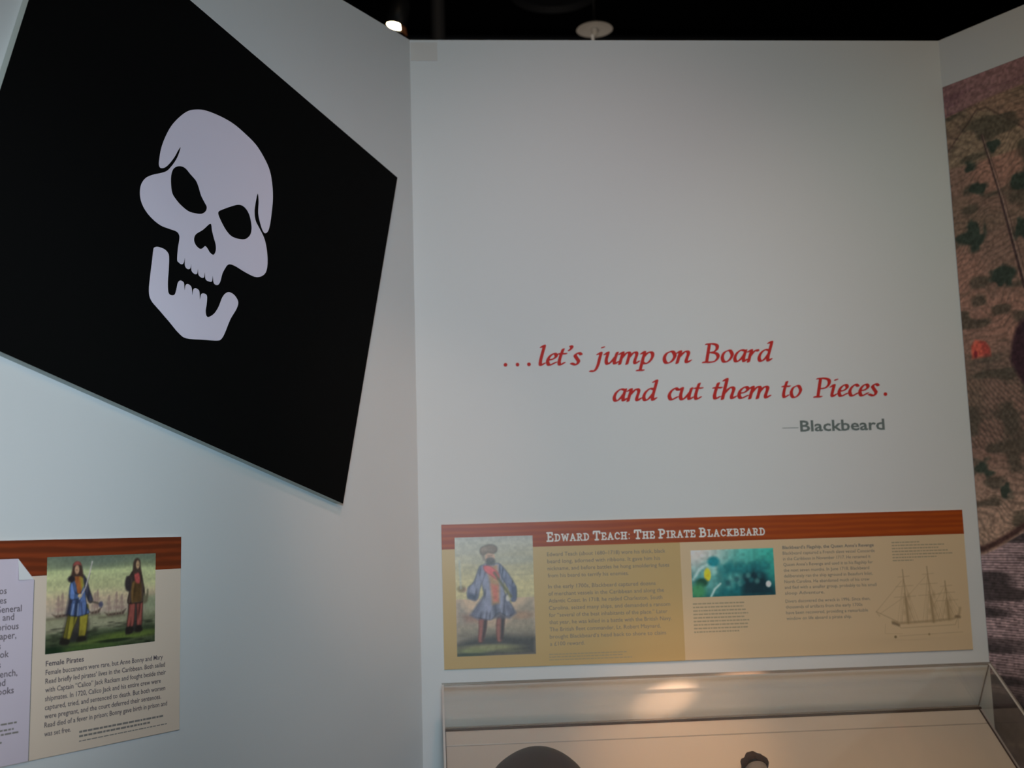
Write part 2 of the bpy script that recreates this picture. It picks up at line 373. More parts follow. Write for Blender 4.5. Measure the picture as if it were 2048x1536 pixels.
SKULL = {
    'cran': [(-924.8,2378.4),(-924.1,2389.9),(-919.7,2413.7),(-909.2,2441.4),(-892.9,2471.0),(-871.4,2496.8),(-847.1,2518.0),(-822.1,2529.3),(-794.0,2535.3),(-752.2,2535.4),(-714.5,2530.6),(-681.5,2519.9),(-642.1,2502.3),(-613.4,2476.8),(-596.0,2452.0),(-587.9,2420.4),(-586.2,2387.2),(-590.4,2352.7),(-596.3,2322.2),(-603.3,2306.1),(-612.6,2300.4),(-620.6,2306.5),(-628.6,2323.3),(-633.7,2342.7),(-632.5,2367.7),(-633.6,2384.0),(-636.5,2387.4),(-640.5,2374.1),(-644.4,2356.7),(-646.1,2339.8),(-642.2,2322.3),(-630.8,2308.4),(-616.6,2290.9),(-609.2,2273.9),(-604.6,2250.1),(-604.7,2225.4),(-611.0,2207.8),(-625.3,2197.0),(-642.2,2192.7),(-658.9,2194.2),(-681.0,2198.9),(-702.7,2204.9),(-718.8,2207.0),(-729.4,2203.8),(-737.3,2194.4),(-745.1,2181.2),(-751.3,2162.6),(-758.0,2154.4),(-766.8,2154.0),(-770.9,2159.1),(-773.0,2172.3),(-775.5,2159.5),(-781.1,2157.3),(-790.3,2158.4),(-794.4,2162.7),(-796.0,2175.4),(-798.4,2164.2),(-803.9,2161.7),(-811.4,2164.2),(-814.5,2168.6),(-815.6,2179.8),(-818.0,2168.7),(-823.9,2166.1),(-831.3,2169.3),(-834.3,2174.4),(-834.5,2187.7),(-837.3,2176.5),(-843.6,2173.1),(-850.0,2176.0),(-852.5,2182.4),(-852.1,2196.4),(-855.9,2184.3),(-861.7,2180.2),(-869.4,2182.9),(-873.3,2187.8),(-871.6,2212.5),(-868.0,2232.0),(-868.6,2241.3),(-875.9,2247.3),(-894.9,2248.8),(-918.4,2251.1),(-941.6,2260.7),(-960.0,2274.9),(-970.2,2290.8),(-973.2,2308.4),(-969.9,2325.8),(-958.8,2341.5),(-940.7,2352.9),(-919.9,2362.0),(-903.6,2370.9),(-891.8,2383.5),(-880.0,2400.0),(-872.0,2415.6),(-866.8,2432.5),(-874.0,2422.7),(-882.5,2407.7),(-892.9,2393.4),(-902.3,2382.6),(-911.7,2375.1),(-921.0,2373.0)],
    'eyeL': [(-868.8,2390.4),(-853.2,2390.0),(-838.3,2380.4),(-823.2,2370.7),(-815.6,2359.0),(-807.9,2341.5),(-797.6,2328.3),(-791.4,2320.0),(-794.9,2309.5),(-807.5,2301.1),(-827.6,2298.1),(-844.9,2298.7),(-864.5,2306.7),(-879.1,2316.5),(-888.8,2327.4),(-892.4,2347.3),(-891.6,2366.4),(-884.6,2381.6)],
    'eyeR': [(-696.0,2347.7),(-678.5,2346.6),(-664.6,2335.6),(-657.3,2318.9),(-655.1,2301.0),(-660.1,2285.7),(-675.6,2273.1),(-697.5,2269.3),(-719.0,2271.2),(-735.1,2281.6),(-748.3,2296.5),(-757.3,2310.3),(-756.3,2318.4),(-743.2,2326.2),(-719.3,2338.2)],
    'nose': [(-780.5,2285.5),(-775.7,2270.9),(-770.5,2256.4),(-764.7,2241.9),(-764.6,2228.3),(-771.3,2218.4),(-781.6,2221.0),(-789.3,2229.1),(-795.9,2232.4),(-802.9,2226.4),(-811.9,2223.8),(-823.0,2230.0),(-827.5,2240.5),(-822.2,2253.1),(-802.2,2267.1)],
    'jaw': [(-933.9,2201.7),(-924.7,2204.7),(-908.4,2203.2),(-899.0,2197.6),(-895.6,2189.0),(-896.2,2162.9),(-898.2,2136.7),(-896.5,2114.8),(-888.5,2109.9),(-879.1,2113.3),(-874.5,2126.0),(-870.8,2139.6),(-864.2,2145.3),(-856.4,2143.3),(-854.0,2138.8),(-852.4,2126.0),(-850.1,2136.9),(-844.8,2141.2),(-836.9,2139.2),(-833.0,2133.8),(-831.3,2119.0),(-828.5,2131.9),(-822.1,2136.0),(-814.2,2134.0),(-811.2,2129.2),(-809.5,2113.1),(-806.1,2125.5),(-798.6,2128.6),(-790.0,2125.1),(-790.4,2107.8),(-793.3,2092.1),(-790.7,2081.1),(-783.1,2080.3),(-767.9,2090.2),(-755.1,2107.6),(-744.9,2128.7),(-734.4,2140.1),(-722.8,2144.0),(-707.9,2139.5),(-697.1,2126.6),(-702.4,2110.0),(-721.0,2083.7),(-736.7,2052.3),(-747.0,2037.5),(-759.9,2031.9),(-800.4,2028.5),(-847.0,2025.4),(-868.7,2034.3),(-892.5,2053.0),(-920.6,2074.3),(-941.4,2091.0),(-947.1,2109.9),(-944.4,2139.4),(-940.3,2169.3),(-937.0,2195.6)],
}
def flat_shape(loops, n0, n1):
    """filled outline with holes, given a little thickness"""
    c = bpy.data.curves.new('s', 'CURVE'); c.dimensions = '2D'; c.fill_mode = 'BOTH'
    for pts in loops:
        sp = c.splines.new('POLY'); sp.points.add(len(pts)-1); sp.use_cyclic_u = True
        for p, q in zip(sp.points, pts): p.co = (q[0], q[1], 0, 1)
    c.extrude = (n1-n0)/2
    o = bpy.data.objects.new('s', c); COL.objects.link(o); me = o.to_mesh()
    m = MB(); m.add([(v.co.x, v.co.y, v.co.z+(n0+n1)/2) for v in me.vertices], [tuple(p.vertices) for p in me.polygons])
    o.to_mesh_clear(); bpy.data.objects.remove(o); bpy.data.curves.remove(c)
    return m
sk = {k: [tuple(q/1000 for q in p) for p in crom(v, 4, True)] for k, v in SKULL.items()}
bone = mat('white_skull_print', (.92, .84, .97), 0.7, 0.2)
flag.part('skull', flat_shape([sk['cran'], sk['eyeL'], sk['eyeR'], sk['nose']], FT+.0002, FT+.0008), bone, label='white upper skull')
flag.part('skull_jaw', flat_shape([sk['jaw']], FT+.0002, FT+.0008), bone, label='white jaw with teeth')

# ------------------------------------------------------------------ painted quotation on the back wall
red = mat('red_wall_lettering', alb((138, 30, 26), (160, 160, 158)), 0.6, 0.2)
dark_grey = mat('grey_wall_lettering', alb((72, 80, 78), (155, 153, 148)), 0.6, 0.2)
quote = Thing('wall_quotation', 'red italic quotation with a grey name below, lettered on the white wall', 'wall lettering', FC, (0.20, 1.85, 0))
LS, SH = 0.0345, 0.17
NIB = nib(0.25, 0.11, math.radians(22))
def word(txt, u0, u1, base, final_dot=False):
    xs = []; x = 0; minx = 1e9; maxx = -1e9
    for ch in txt:
        adv, st = ITALIC[ch]; xs.append(x)
        for s_ in st:
            for p in s_:
                if p == 'line': continue
                minx = min(minx, x+p[0]+p[1]*SH-.1); maxx = max(maxx, x+p[0]+p[1]*SH+.1)
        x += adv
    k = (u1-u0)/(maxx-minx)
    for ch, x in zip(txt, xs):
        m = MB()
        pen(m, ITALIC[ch][1], NIB, lambda a, b: (u0+(x+a+b*SH-minx)*k, base+b*LS+.0008), 0.0002, 0.0010)
        quote.part('letter', m, red)
B1, B2 = 2.0572, 1.9542
for d in (0.2111, 0.2441, 0.2757):
    m = MB(); m.prism([(d+.0052*math.cos(i*math.pi/8), B1+.0052+.0052*math.sin(i*math.pi/8)) for i in range(16)], .0002, .001)
    quote.part('letter', m, red)
word("let's", .3033, .4249, B1); word('jump', .4415, .6228, B1); word('on', .648, .7294, B1); word('Board', .7576, .9619, B1)
word('and', .5041, .632, B2); word('cut', .6571, .7578, B2); word('them', .7831, .9472, B2); word('to', .9784, 1.0353, B2); word('Pieces', 1.0666, 1.2582, B2)
m = MB(); m.prism([(1.2729+.0052*math.cos(i*math.pi/8), B2+.0052+.0052*math.sin(i*math.pi/8)) for i in range(16)], .0002, .001)
quote.part('letter', m, red)
m = MB(); m.box((.9734, 1.8700, .0002), (1.0187, 1.8716, .0006)); quote.part('dash', m, dark_grey)
m = MB(); add_line(m, 'Blackbeard', 1.0237, 1.8606, .043, .0008, width=.2403, bold=.0009); quote.part('name_lettering', m, dark_grey, label='grey name lettering')
# light spill near the top corner, put in as a thin beige patch
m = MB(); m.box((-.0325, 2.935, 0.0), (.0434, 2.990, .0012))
o = m.build('light_spill_patch', mat('beige_light_spill', (0.70, 0.68, 0.65), 0.7)); o.matrix_world = FC
o['label'] = 'small beige square standing in for light spill, high in the corner of the back wall'; o['category'] = 'patch'

# ------------------------------------------------------------------ print materials
pr = mat('printed_picture', vcol=True, rough=0.6, spec=0.2)
prg = mat('laminated_picture', vcol=True, rough=0.36, spec=0.6)
ink = mat('grey_print_ink', alb((88, 84, 80), (145, 145, 142)), 0.6, 0.2)
ink_dark = mat('dark_print_ink', alb((62, 54, 58), (150, 150, 150)), 0.6, 0.2)
ink_soft = mat('faint_print_ink', alb((112, 102, 84), (145, 145, 142)), 0.6, 0.2)
def greek(mb, u0, z, u1, h, n, seed):
    """a line of print too fine to read"""
    r = random.Random(seed); u = u0
    while u < u1-.002:
        w = min(r.uniform(.004, .013), u1-u)
        mb.box((u, z, n-.0001), (u+w, z+h, n)); u += w+.0018

def wood_material(name, a, b, rough=.36, spec=.6):
    m = bpy.data.materials.new(name); m.use_nodes = True; nt = m.node_tree; bs = nt.nodes['Principled BSDF']
    bs.inputs['Roughness'].default_value = rough; bs.inputs['Specular IOR Level'].default_value = spec
    tc = nt.nodes.new('ShaderNodeTexCoord'); mp = nt.nodes.new('ShaderNodeMapping'); mp.inputs['Scale'].default_value = (3, 22, 1)
    n = nt.nodes.new('ShaderNodeTexNoise'); n.inputs['Scale'].default_value = 2.2; n.inputs['Detail'].default_value = 3; n.inputs['Distortion'].default_value = 1.6
    w = nt.nodes.new('ShaderNodeTexWave'); w.bands_direction = 'Y'; w.inputs['Scale'].default_value = .9; w.inputs['Distortion'].default_value = 5; w.inputs['Detail'].default_value = 2
    mx = nt.nodes.new('ShaderNodeMath'); mx.operation = 'MULTIPLY'
    r = nt.nodes.new('ShaderNodeValToRGB'); r.color_ramp.elements[0].color = (*b, 1); r.color_ramp.elements[1].color = (*a, 1)
    r.color_ramp.elements[0].position = .1; r.color_ramp.elements[1].position = .5
    nt.links.new(tc.outputs['Object'], mp.inputs['Vector'])
    nt.links.new(mp.outputs['Vector'], n.inputs['Vector']); nt.links.new(mp.outputs['Vector'], w.inputs['Vector'])
    nt.links.new(n.outputs['Fac'], mx.inputs[0]); nt.links.new(w.outputs['Fac'], mx.inputs[1])
    nt.links.new(mx.outputs[0], r.inputs['Fac']); nt.links.new(r.outputs['Color'], bs.inputs['Base Color'])
    return m
wood = wood_material('laminated_wood_grain', alb((118, 52, 12), (150, 150, 148)), alb((106, 43, 11), (150, 150, 148)), .38, .5)
wood_side = wood_material('printed_wood_grain', alb((94, 39, 17), (150, 150, 148)), alb((74, 31, 14), (150, 150, 148)), .6, .15)
def slab(th, name, u0, v0, u1, v1, n0, n1, m, **k):
    b = MB(); b.bevel_box((u0, v0, n0), (u1, v1, n1), min(.0006, (n1-n0)*.4)); return th.part(name, b, m, **k)

# ------------------------------------------------------------------ long information panel on the back wall
PZ0, PZ1, PU0, PU1 = 1.2535, 1.6325, 0.0262, 1.4650
N0 = 0.0045
panel = Thing('information_panel', 'long tan panel with brown header and ship drawing, on the wall above the acrylic case', 'information panel', FC, (PU0, PZ0, 0))
slab(panel, 'backing_board', PU0, PZ0, PU1, PZ1, .0003, N0, mat('pale_cream_print', alb((140, 123, 98), (140, 140, 138)), .36, .6))
slab(panel, 'tan_field', PU0, PZ0, .6700, 1.5665, N0, N0+.0002, mat('tan_print', alb((128, 108, 72), (140, 140, 138)), .36, .6), label='darker tan field')
slab(panel, 'header_band', PU0, 1.5665, PU1, PZ1, N0+.0001, N0+.0003, wood, label='brown wood-grain header')
m = MB()
title = 'EDWARD TEACH: THE PIRATE BLACKBEARD'
h_cap, h_sm = .0218, .0172; x = 0; pos = []
for wd in title.split(' '):
    for i, ch in enumerate(wd):
        k = h_cap if i == 0 else h_sm
        pos.append((x, ch, k)); x += (SLAB[ch][0]+.16)*k*.92
    x += .0085
kx = (.9047-.3073)/(x-.0085-.003)
NB = nib(.22, .19, 0, 8)
for x, ch, k in pos:
    pen(m, SLAB[ch][1], NB, lambda a, b: (.3095+(x+a*k*.92)*kx, 1.5805+b*k), N0+.0003, N0+.0006, smooth=False)
panel.part('title_lettering', m, mat('pale_title_print', alb((188, 160, 156), (150, 150, 148)), .6), label='pale slab capitals')

L1 = ["Edward Teach (about 1680\u20131718) wore his thick, black", "beard long, adorned with ribbons. It gave him his", "nickname, and before battles he hung smoldering fuses", "from his beard to terrify his enemies.", None,
      "In the early 1700s, Blackbeard captured dozens", "of merchant vessels in the Caribbean and along the", "Atlantic Coast. In 1718, he raided Charleston, South", "Carolina, seized many ships, and demanded a ransom",
      "for \u201cseveral of the best inhabitants of the place.\u201d Later", "that year, he was killed in a battle with the British Navy.", "The British fleet commander, Lt. Robert Maynard,", "brought Blackbeard\u2019s head back to shore to claim", "a \u00a3100 reward."]
E1 = [1330, 1319, 1337, 1255, 0, 1308, 1324, 1320, 1335, 1329, 1337, 1314, 1324, 1162]
m = MB(); z = 1.5405
for t, e in zip(L1, E1):
    if t is None: z -= .0103; continue
    add_line(m, t, .308, z, .0150, N0+.0005, width=(e-1094)/736.0); z -= .01876
panel.part('body_text', m, ink)
L3 = ["Blackbeard\u2019s Flagship, the Queen Anne\u2019s Revenge", "Blackbeard captured a French slave vessel Concorde", "in the Caribbean in November 1717. He renamed it", "Queen Anne\u2019s Revenge and used it as his flagship for", "the next seven months. In June 1718, Blackbeard", "deliberately ran the ship aground in Beaufort Inlet,", "North Carolina. He abandoned much of his crew", "and fled with a smaller group, probably to his small", "sloop Adventure.", None, "Divers discovered the wreck in 1996. Since then,", "thousands of artifacts from the early 1700s", "have been recovered, providing a remarkable", "window on life aboard a pirate ship."]
E3 = [1010, 1015, 970, 990, 950, 980, 945, 1010, 500, 0, 940, 860, 910, 750]
m = MB(); z = 1.5400
for i, (t, e) in enumerate(zip(L3, E3)):
    if t is None: z -= .0062; continue
    add_line(m, t, .952, z, .0122, N0+.0005, width=(e-120)*.000287, bold=.00022 if i == 0 else 0); z -= .0153
panel.part('body_text', m, ink)
m = MB()
for i, (z, e) in enumerate(((1.2815, .512), (1.2745, .502), (1.2672, .53))): greek(m, .3045, z, e, .0022, N0+.0005, i)
panel.part('caption_text', m, ink_soft)
m = MB()
for i in range(9): greek(m, .6975, 1.3995-i*.0093, .6975+(.142, .138, .144, .150, .139, .152, .148, .150, .125)[i], .0034, N0+.0003, 20+i)
panel.part('caption_text', m, ink_soft)
m = MB()
for i in range(7): greek(m, 1.2580, 1.5470-i*.0082, 1.2580+(.078, .148, .131, .158, .172, .124, .058)[i], .0030, N0+.0003, 40+i)
panel.part('caption_text', m, ink_soft)

# ---- picture of a standing sailor in a long coat (plain generic figure)
def canvas(u0, v0, u1, v1, nu, nv, bg):
    us = np.linspace(u0, u1, nu); vs = np.linspace(v0, v1, nv)
    asp = (v1-v0)/(u1-u0)
    C = Canvas(np.linspace(0, 1, nu), np.linspace(asp, 0, nv), bg)    # x 0..1, y 0 at the top, downwards, same unit
    return us, vs, C
us, vs, C = canvas(.061, 1.2856, .270, 1.5970, 120, 178, (148, 142, 128))
H = 1.49
C.c[:] = np.array((146, 143, 130))  # washed-out tones: glare haze is painted into this print
t = np.clip(C.Y/H, 0, 1)[..., None]
C.c = np.where(t < .52, (140, 138, 130)+np.clip(t/.4, 0, 1)*np.array((14, 6, -22)), (156, 136, 114)+(t-.52)*np.array((-30, -34, -20)))
C.c *= (1-.09*(vnoise(C.X*2.5, C.Y*22, 4)*(C.Y < .5))-.05*vnoise(C.X*5+2, C.Y*40, 6)*(C.Y < .8))[..., None]
C.blob(.70, .30, .5, .05, (124, 124, 116), 1.2, .5); C.blob(.2, .18, .5, .05, (128, 126, 118), 1.2, .4)
C.poly([(0, .84), (.05, .80), (.10, .88), (.22, 1.0), (.32, 1.15), (0, 1.12)], (112, 106, 98), .05, .75)
C.poly([(.74, .94), (.80, .88), (.86, .86), (.93, .78), (1, .80), (1, 1.14), (.66, 1.12)], (112, 104, 92), .05, .8)
C.blob(.84, 1.0, .12, .05, (128, 98, 78), 1.0, .6)
C.poly([(.08, .98), (.2, .97), (.3, 1.02), (.28, 1.08), (.12, 1.08)], (116, 88, 76), .04, .7)
C.poly([(.0, 1.10), (.5, 1.12), (1, 1.08), (1, 1.49), (0, 1.49)], (116, 108, 94), .05, .9)
C.poly([(.0, 1.20), (1, 1.18), (1, 1.49), (0, 1.49)], (98, 92, 82), .05, .8)
C.poly([(.0, 1.34), (.12, 1.30), (.28, 1.26), (.6, 1.24), (.8, 1.27), (1, 1.27), (1, 1.49), (0, 1.49)], (62, 60, 58), .04)
C.blob(.40, 1.39, .36, .04, (112, 110, 80), .9, .9); C.blob(.2, 1.43, .22, .03, (104, 108, 74), .9, .8); C.blob(.15, 1.475, .24, .022, (56, 62, 52), .7, .9); C.blob(.66, 1.44, .2, .02, (92, 92, 70), 1., .6)
coat, coat_d, skin = (112, 112, 126), (84, 84, 96), (146, 120, 102)
R_ = dict(soft=.012, rim=.018, dark=.28)
C.shape([(.29, 1.02), (.385, 1.02), (.375, 1.16), (.33, 1.31), (.27, 1.31), (.28, 1.16)], (120, 78, 72), **R_); C.shape([(.52, 1.02), (.61, 1.02), (.60, 1.16), (.57, 1.31), (.51, 1.31), (.50, 1.16)], (118, 80, 72), **R_)
C.poly([(.35, 1.04), (.39, 1.04), (.37, 1.18), (.335, 1.3), (.315, 1.3)], (60, 52, 52), .014); C.poly([(.57, 1.02), (.615, 1.02), (.60, 1.18), (.58, 1.3), (.55, 1.3)], (60, 54, 54), .014)
C.poly([(.18, .98), (.34, .76), (.62, .72), (.76, .97), (.68, 1.04), (.40, 1.02), (.28, 1.04)], (72, 72, 82), .02, .8)
C.shape([(.35, .36), (.46, .34), (.58, .35), (.62, .52), (.62, .70), (.70, .86), (.74, .97), (.64, 1.01), (.55, .96), (.50, .99), (.44, 1.05), (.32, 1.03), (.20, .98), (.28, .86), (.35, .74), (.33, .56)], coat, folds=.35, seed=3, **R_)
C.poly([(.345, .76), (.18, .98), (.26, 1.02), (.33, .88)], coat_d, .03, .8); C.poly([(.62, .76), (.75, .97), (.66, 1.01), (.62, .9)], coat_d, .03, .9)
C.poly([(.47, .80), (.53, .78), (.54, .98), (.47, 1.02)], (70, 70, 78), .03, .8)
C.shape([(.31, .37), (.38, .38), (.37, .50), (.31, .66), (.27, .79), (.15, .76), (.15, .64), (.23, .56)], (108, 108, 122), folds=.3, seed=5, **R_); C.poly([(.16, .70), (.27, .73), (.25, .80), (.15, .77)], (66, 68, 80), .02)
C.blob(.10, .66, .04, .03, skin, .6); C.blob(.07, .65, .05, .045, (96, 84, 62), .6, .8); C.line([(.065, .64), (.055, .30)], (128, 132, 126), .018, .014, .8)
C.shape([(.57, .36), (.64, .42), (.72, .54), (.775, .66), (.77, .80), (.72, .83), (.64, .76), (.66, .68), (.62, .58), (.58, .50)], (96, 98, 114), folds=.3, seed=8, **R_); C.poly([(.70, .62), (.765, .64), (.76, .80), (.71, .82)], (70, 72, 88), .02); C.blob(.665, .78, .03, .04, (150, 144, 134), .6)
C.poly([(.40, .38), (.54, .36), (.56, .60), (.55, .84), (.46, .86), (.44, .60)], (136, 108, 82), .02)
C.shape([(.36, .37), (.44, .37), (.53, .44), (.565, .52), (.52, .54), (.45, .49), (.38, .44)], (164, 82, 82), soft=.014, rim=.014, dark=.25)
C.poly([(.45, .60), (.54, .62), (.54, .82), (.48, .82)], (152, 88, 78), .022, .85)
C.line([(.50, .46), (.60, .62), (.70, .76)], (78, 76, 56), .035, .014, .85); C.line([(.66, .66), (.70, .84)], (120, 116, 74), .014, .012, .7)
C.blob(.445, .262, .062, .075, skin, .35); C.blob(.45, .315, .062, .05, (74, 70, 68), .6); C.blob(.45, .285, .045, .02, (84, 76, 72), .8, .7); C.line([(.425, .245), (.468, .243)], (90, 76, 68), .010, .010, .7)
C.shape([(.32, .20), (.33, .14), (.40, .105), (.48, .10), (.535, .13), (.54, .18), (.50, .215), (.42, .205), (.36, .235)], (102, 88, 76), soft=.014, rim=.02, dark=.3); C.blob(.37, .16, .04, .03, (120, 104, 90), 1., .7); C.poly([(.33, .20), (.37, .22), (.385, .30), (.36, .30)], (96, 84, 76), .014, .8)
C.speck(26, 26, .10, 2); C.speck(60, 60, .06, 12)
print_mesh('picture', panel, us, vs, C.c, (150, 152, 152), prg, N0+.0006)['label'] = 'framed picture of a bearded man in a long blue coat'

# ---- underwater photograph
us, vs, C = canvas(.698, 1.4187, .9262, 1.5440, 110, 62, (60, 130, 125))
yy = np.clip(C.Y/.55, 0, 1)[..., None]; xx = C.X[..., None]
C.c = (1-yy)*(np.array((112, 142, 140))*(1-xx)+np.array((40, 128, 116))*xx)+yy*np.array((20, 74, 74))
C.blob(.0, .0, .35, .2, (158, 150, 146), 1.2, .9)
C.poly([(.3, .30), (.45, .18), (.62, .22), (.82, .16), (.9, .3), (1, .45), (1, .55), (.3, .55)], (14, 74, 80), .05, .8)
C.poly([(.6, .33), (.78, .22), (.88, .32), (1, .50), (1, .56), (.6, .56)], (14, 32, 40), .05, .9)
C.blob(.52, .33, .09, .06, (96, 150, 140), 1.0, .5); C.blob(.45, .42, .06, .05, (90, 140, 132), 1.0, .4)
C.blob(.24, .32, .14, .17, (70, 120, 116), .8, .8); C.blob(.28, .24, .10, .05, (132, 166, 158), .9, .6); C.blob(.34, .34, .04, .10, (40, 90, 90), .9, .7); C.line([(.02, .34), (.10, .22), (.20, .17), (.30, .20)], (168, 186, 180), .02, .02, .8)
C.blob(.27, .14, .07, .06, (20, 96, 104), .6); C.blob(.19, .29, .04, .075, (176, 148, 34), .4); C.blob(.12, .38, .07, .05, (20, 54, 40), .6)
C.blob(.07, .48, .09, .09, (46, 100, 66), .8); C.line([(.34, .40), (.27, .46), (.22, .55)], (168, 186, 178), .02, .012, .8)
C.blob(.92, .42, .03, .035, (196, 206, 200), .6)
for q_ in range(14):
    C.blob(.34+.045*q_, .22+.03*math.sin(q_*1.9), .035, .05+.02*math.sin(q_*2.7), (22, 84, 88), 1.0, .6)
    C.blob(.40+.035*q_, .36+.05*math.sin(q_*1.3+1), .03, .03, ((30, 84, 86), (16, 42, 50), (70, 120, 116))[q_ % 3], 1.0, .6)
C.speck(30, 30, .18, 5)
print_mesh('picture', panel, us, vs, C.c, (140, 140, 138), prg, N0+.0006)['label'] = 'blue-green underwater photograph'

# ---- faint ship drawing
us, vs, C = canvas(1.193, 1.2860, 1.447, 1.4900, 190, 152, (152, 134, 108))
C.c[:] = (140, 123, 98); ln = (98, 82, 60); q = lambda x, y: ((x-1.193)/.254, (1.49-y)/.254)
def L(pts, w=.006, a=.8, s=.006, c=ln): C.line([q(*p) for p in pts], c, w, s, a)
L([(1.245, 1.336), (1.265, 1.331), (1.36, 1.334), (1.415, 1.338), (1.432, 1.346), (1.437, 1.366)], .016, .75, .014)
L([(1.25, 1.336), (1.268, 1.318), (1.42, 1.322), (1.430, 1.345)], .006, .5); L([(1.246, 1.332), (1.262, 1.326)], .02, .8, .012, (70, 58, 44)); L([(1.424, 1.344), (1.434, 1.342)], .02, .8, .012, (70, 58, 44))
for x0, x1, top, bot in ((1.283, 1.289, 1.4745, 1.332), (1.352, 1.360, 1.4806, 1.332), (1.400, 1.404, 1.440, 1.338)):
    L([(x0, top), (x1, bot)], .010, .8, .006); L([(x0+(x1-x0)*.6, top+(bot-top)*.55), (x1, bot)], .022, .7, .01)
    hh = top-bot
    for s_ in range(7): C.blob((x1+.006*math.sin(s_*2.4)-1.193)/.254, (1.49-(bot+hh*(.04+.075*s_)))/.254, .030-.002*s_, .035, (112, 96, 72), 1.2, .45)
    for k, w in ((.14, .014), (.32, .022), (.52, .028)):
        L([(x0-w, top-hh*k), (x0+w+.004, top-hh*k+.002)], .006, .4)
    for s_ in (-1, 1):
        for w in (.022, .030): L([(x0, top-hh*.18), (x1+s_*w, bot)], .003, .35)
        L([(x0, top-hh*.45), (x1+s_*.018, bot)], .006, .45)
L([(1.258, 1.336), (1.202, 1.364)], .006, .6); L([(1.202, 1.364), (1.278, 1.444)], .004, .45); L([(1.212, 1.358), (1.281, 1.40)], .004, .4); L([(1.202, 1.364), (1.210, 1.352)], .01, .4)
L([(1.352, 1.46), (1.290, 1.40)], .003, .4); L([(1.400, 1.43), (1.360, 1.37)], .003, .4); L([(1.402, 1.42), (1.434, 1.366)], .003, .4)
L([(1.225, 1.330), (1.222, 1.305), (1.27, 1.303)], .003, .35); L([(1.262, 1.297), (1.44, 1.302)], .003, .5); L([(1.430, 1.345), (1.428, 1.312)], .004, .5)
C.blob((1.2505-1.193)/.254, (1.49-1.295)/.254, .014, .014, (84, 72, 52), .6); C.blob((1.345-1.193)/.254, (1.49-1.299)/.254, .012, .012, (104, 88, 64), .6)
print_mesh('ship_drawing', panel, us, vs, C.c, (140, 140, 138), prg, N0+.0004)['label'] = 'faint brown drawing of a three-masted ship'

# ------------------------------------------------------------------ information panel on the side wall
QU0, QU1, QZ0, QZ1 = -2.15, -0.8386, 1.2325, 1.6162
side = Thing('information_panel', 'cream panel with brown header and two coloured standing figures, under the skull board', 'information panel', FL, (QU1, QZ0, 0))
slab(side, 'backing_board', QU0, QZ0, QU1, QZ1, .0003, N0, mat('cream_print', alb((160, 146, 132), (150, 152, 154)), .55, .2))
slab(side, 'header_band', QU0, 1.5520, QU1, QZ1, N0, N0+.0003, wood_side, label='brown wood-grain header')
# lilac sheet with a folded corner
lilac = mat('lilac_sheet', alb((150, 141, 150), (150, 152, 154)), .6)
m = MB(); m.prism([(-1.9, QZ0+.001), (-1.1880, QZ0+.001), (-1.1850, 1.5462), (-1.2180, 1.5838), (-1.9, 1.5838)], N0+.0004, N0+.0030)
side.part('paper_sheet', m, lilac, label='lilac sheet with a folded corner')
m = MB(); m.prism([(-1.1881, QZ0+.001), (-1.1866, QZ0+.001), (-1.1837, 1.5455), (-1.1851, 1.5462)], N0+.0001, N0+.0026)  # shadow line of the sheet, put in as a dark strip
side.part('sheet_shadow_line', m, mat('dark_shadow_line', (.10, .11, .10), .6), label='dark shadow line beside the lilac sheet')
m = MB(); m.add([(-1.2180, 1.5838, N0+.0031), (-1.2190, 1.5470, N0+.0075), (-1.1850, 1.5462, N0+.0031), (-1.2185, 1.5474, N0+.0068)], [(0, 1, 2), (0, 3, 1), (1, 3, 2), (0, 2, 3)])
side.part('folded_corner', m, mat('white_fold', alb((184, 182, 188), (150, 152, 154)), .6))
zi = lambda y: float(np.interp(y, [1187, 1224, 1259, 1384, 1441, 1500], [1.5244, 1.4905, 1.4605, 1.3535, 1.3044, 1.2540]))
ui = lambda x: -1.2498+x*.00112-x*x*.0000012
m = MB()
for t, x, y in (('os', 14, 1187), ('les', 14, 1205), ('\u2019s General', 43, 1222), ('ies and', 29, 1238), ('Notorious', 38, 1257), ('newspaper,', 34, 1275), ('is', 6, 1294), ('book', 21, 1311), ('as', 7, 1331), ('in French,', 38, 1350), ('and', 16, 1367), ('books', 32, 1384)):
    vs_, fs_ = text_verts(t, .0165, bold=.0001)
    w = max(p[0] for p in vs_)
    add_line(m, t, ui(x)-w-.005, zi(y), .0165, N0+.0032, bold=.0001)
side.part('body_text', m, ink_dark)
m = MB()
for i, (x, y) in enumerate(((37, 1444), (29, 1456), (38, 1464), (8, 1479))): greek(m, -1.33, zi(y), ui(x), .0030, N0+.0032, 60+i)
side.part('caption_text', m, ink)
m = MB(); add_line(m, 'Female Pirates', -1.1546, 1.3915, .0132, N0+.0003, width=.0815, bold=.0002)
side.part('caption_title', m, ink_dark)
m = MB()
L4 = ["Female buccaneers were rare, but Anne Bonny and Mary", "Read briefly led pirates\u2019 lives in the Caribbean. Both sailed", "with Captain \u201cCalico\u201d Jack Rackam and fought beside their", "shipmates. In 1720, Calico Jack and his entire crew were", "captured, tried, and sentenced to death. But both women", "were pregnant, and the court deferred their sentences.", "Read died of a fever in prison; Bonny gave birth in prison and", "was set free."]
for i, (t, e) in enumerate(zip(L4, (1785, 1810, 1820, 1765, 1815, 1770, 1838, 780))):
    d = (e-487)/5.535; add_line(m, t, -1.1545, 1.3761-i*.01523, .0128, N0+.0003, bold=.00012, width=.00103*d+5.2e-7*d*d)
side.part('body_text', m, ink_dark)
m = MB()
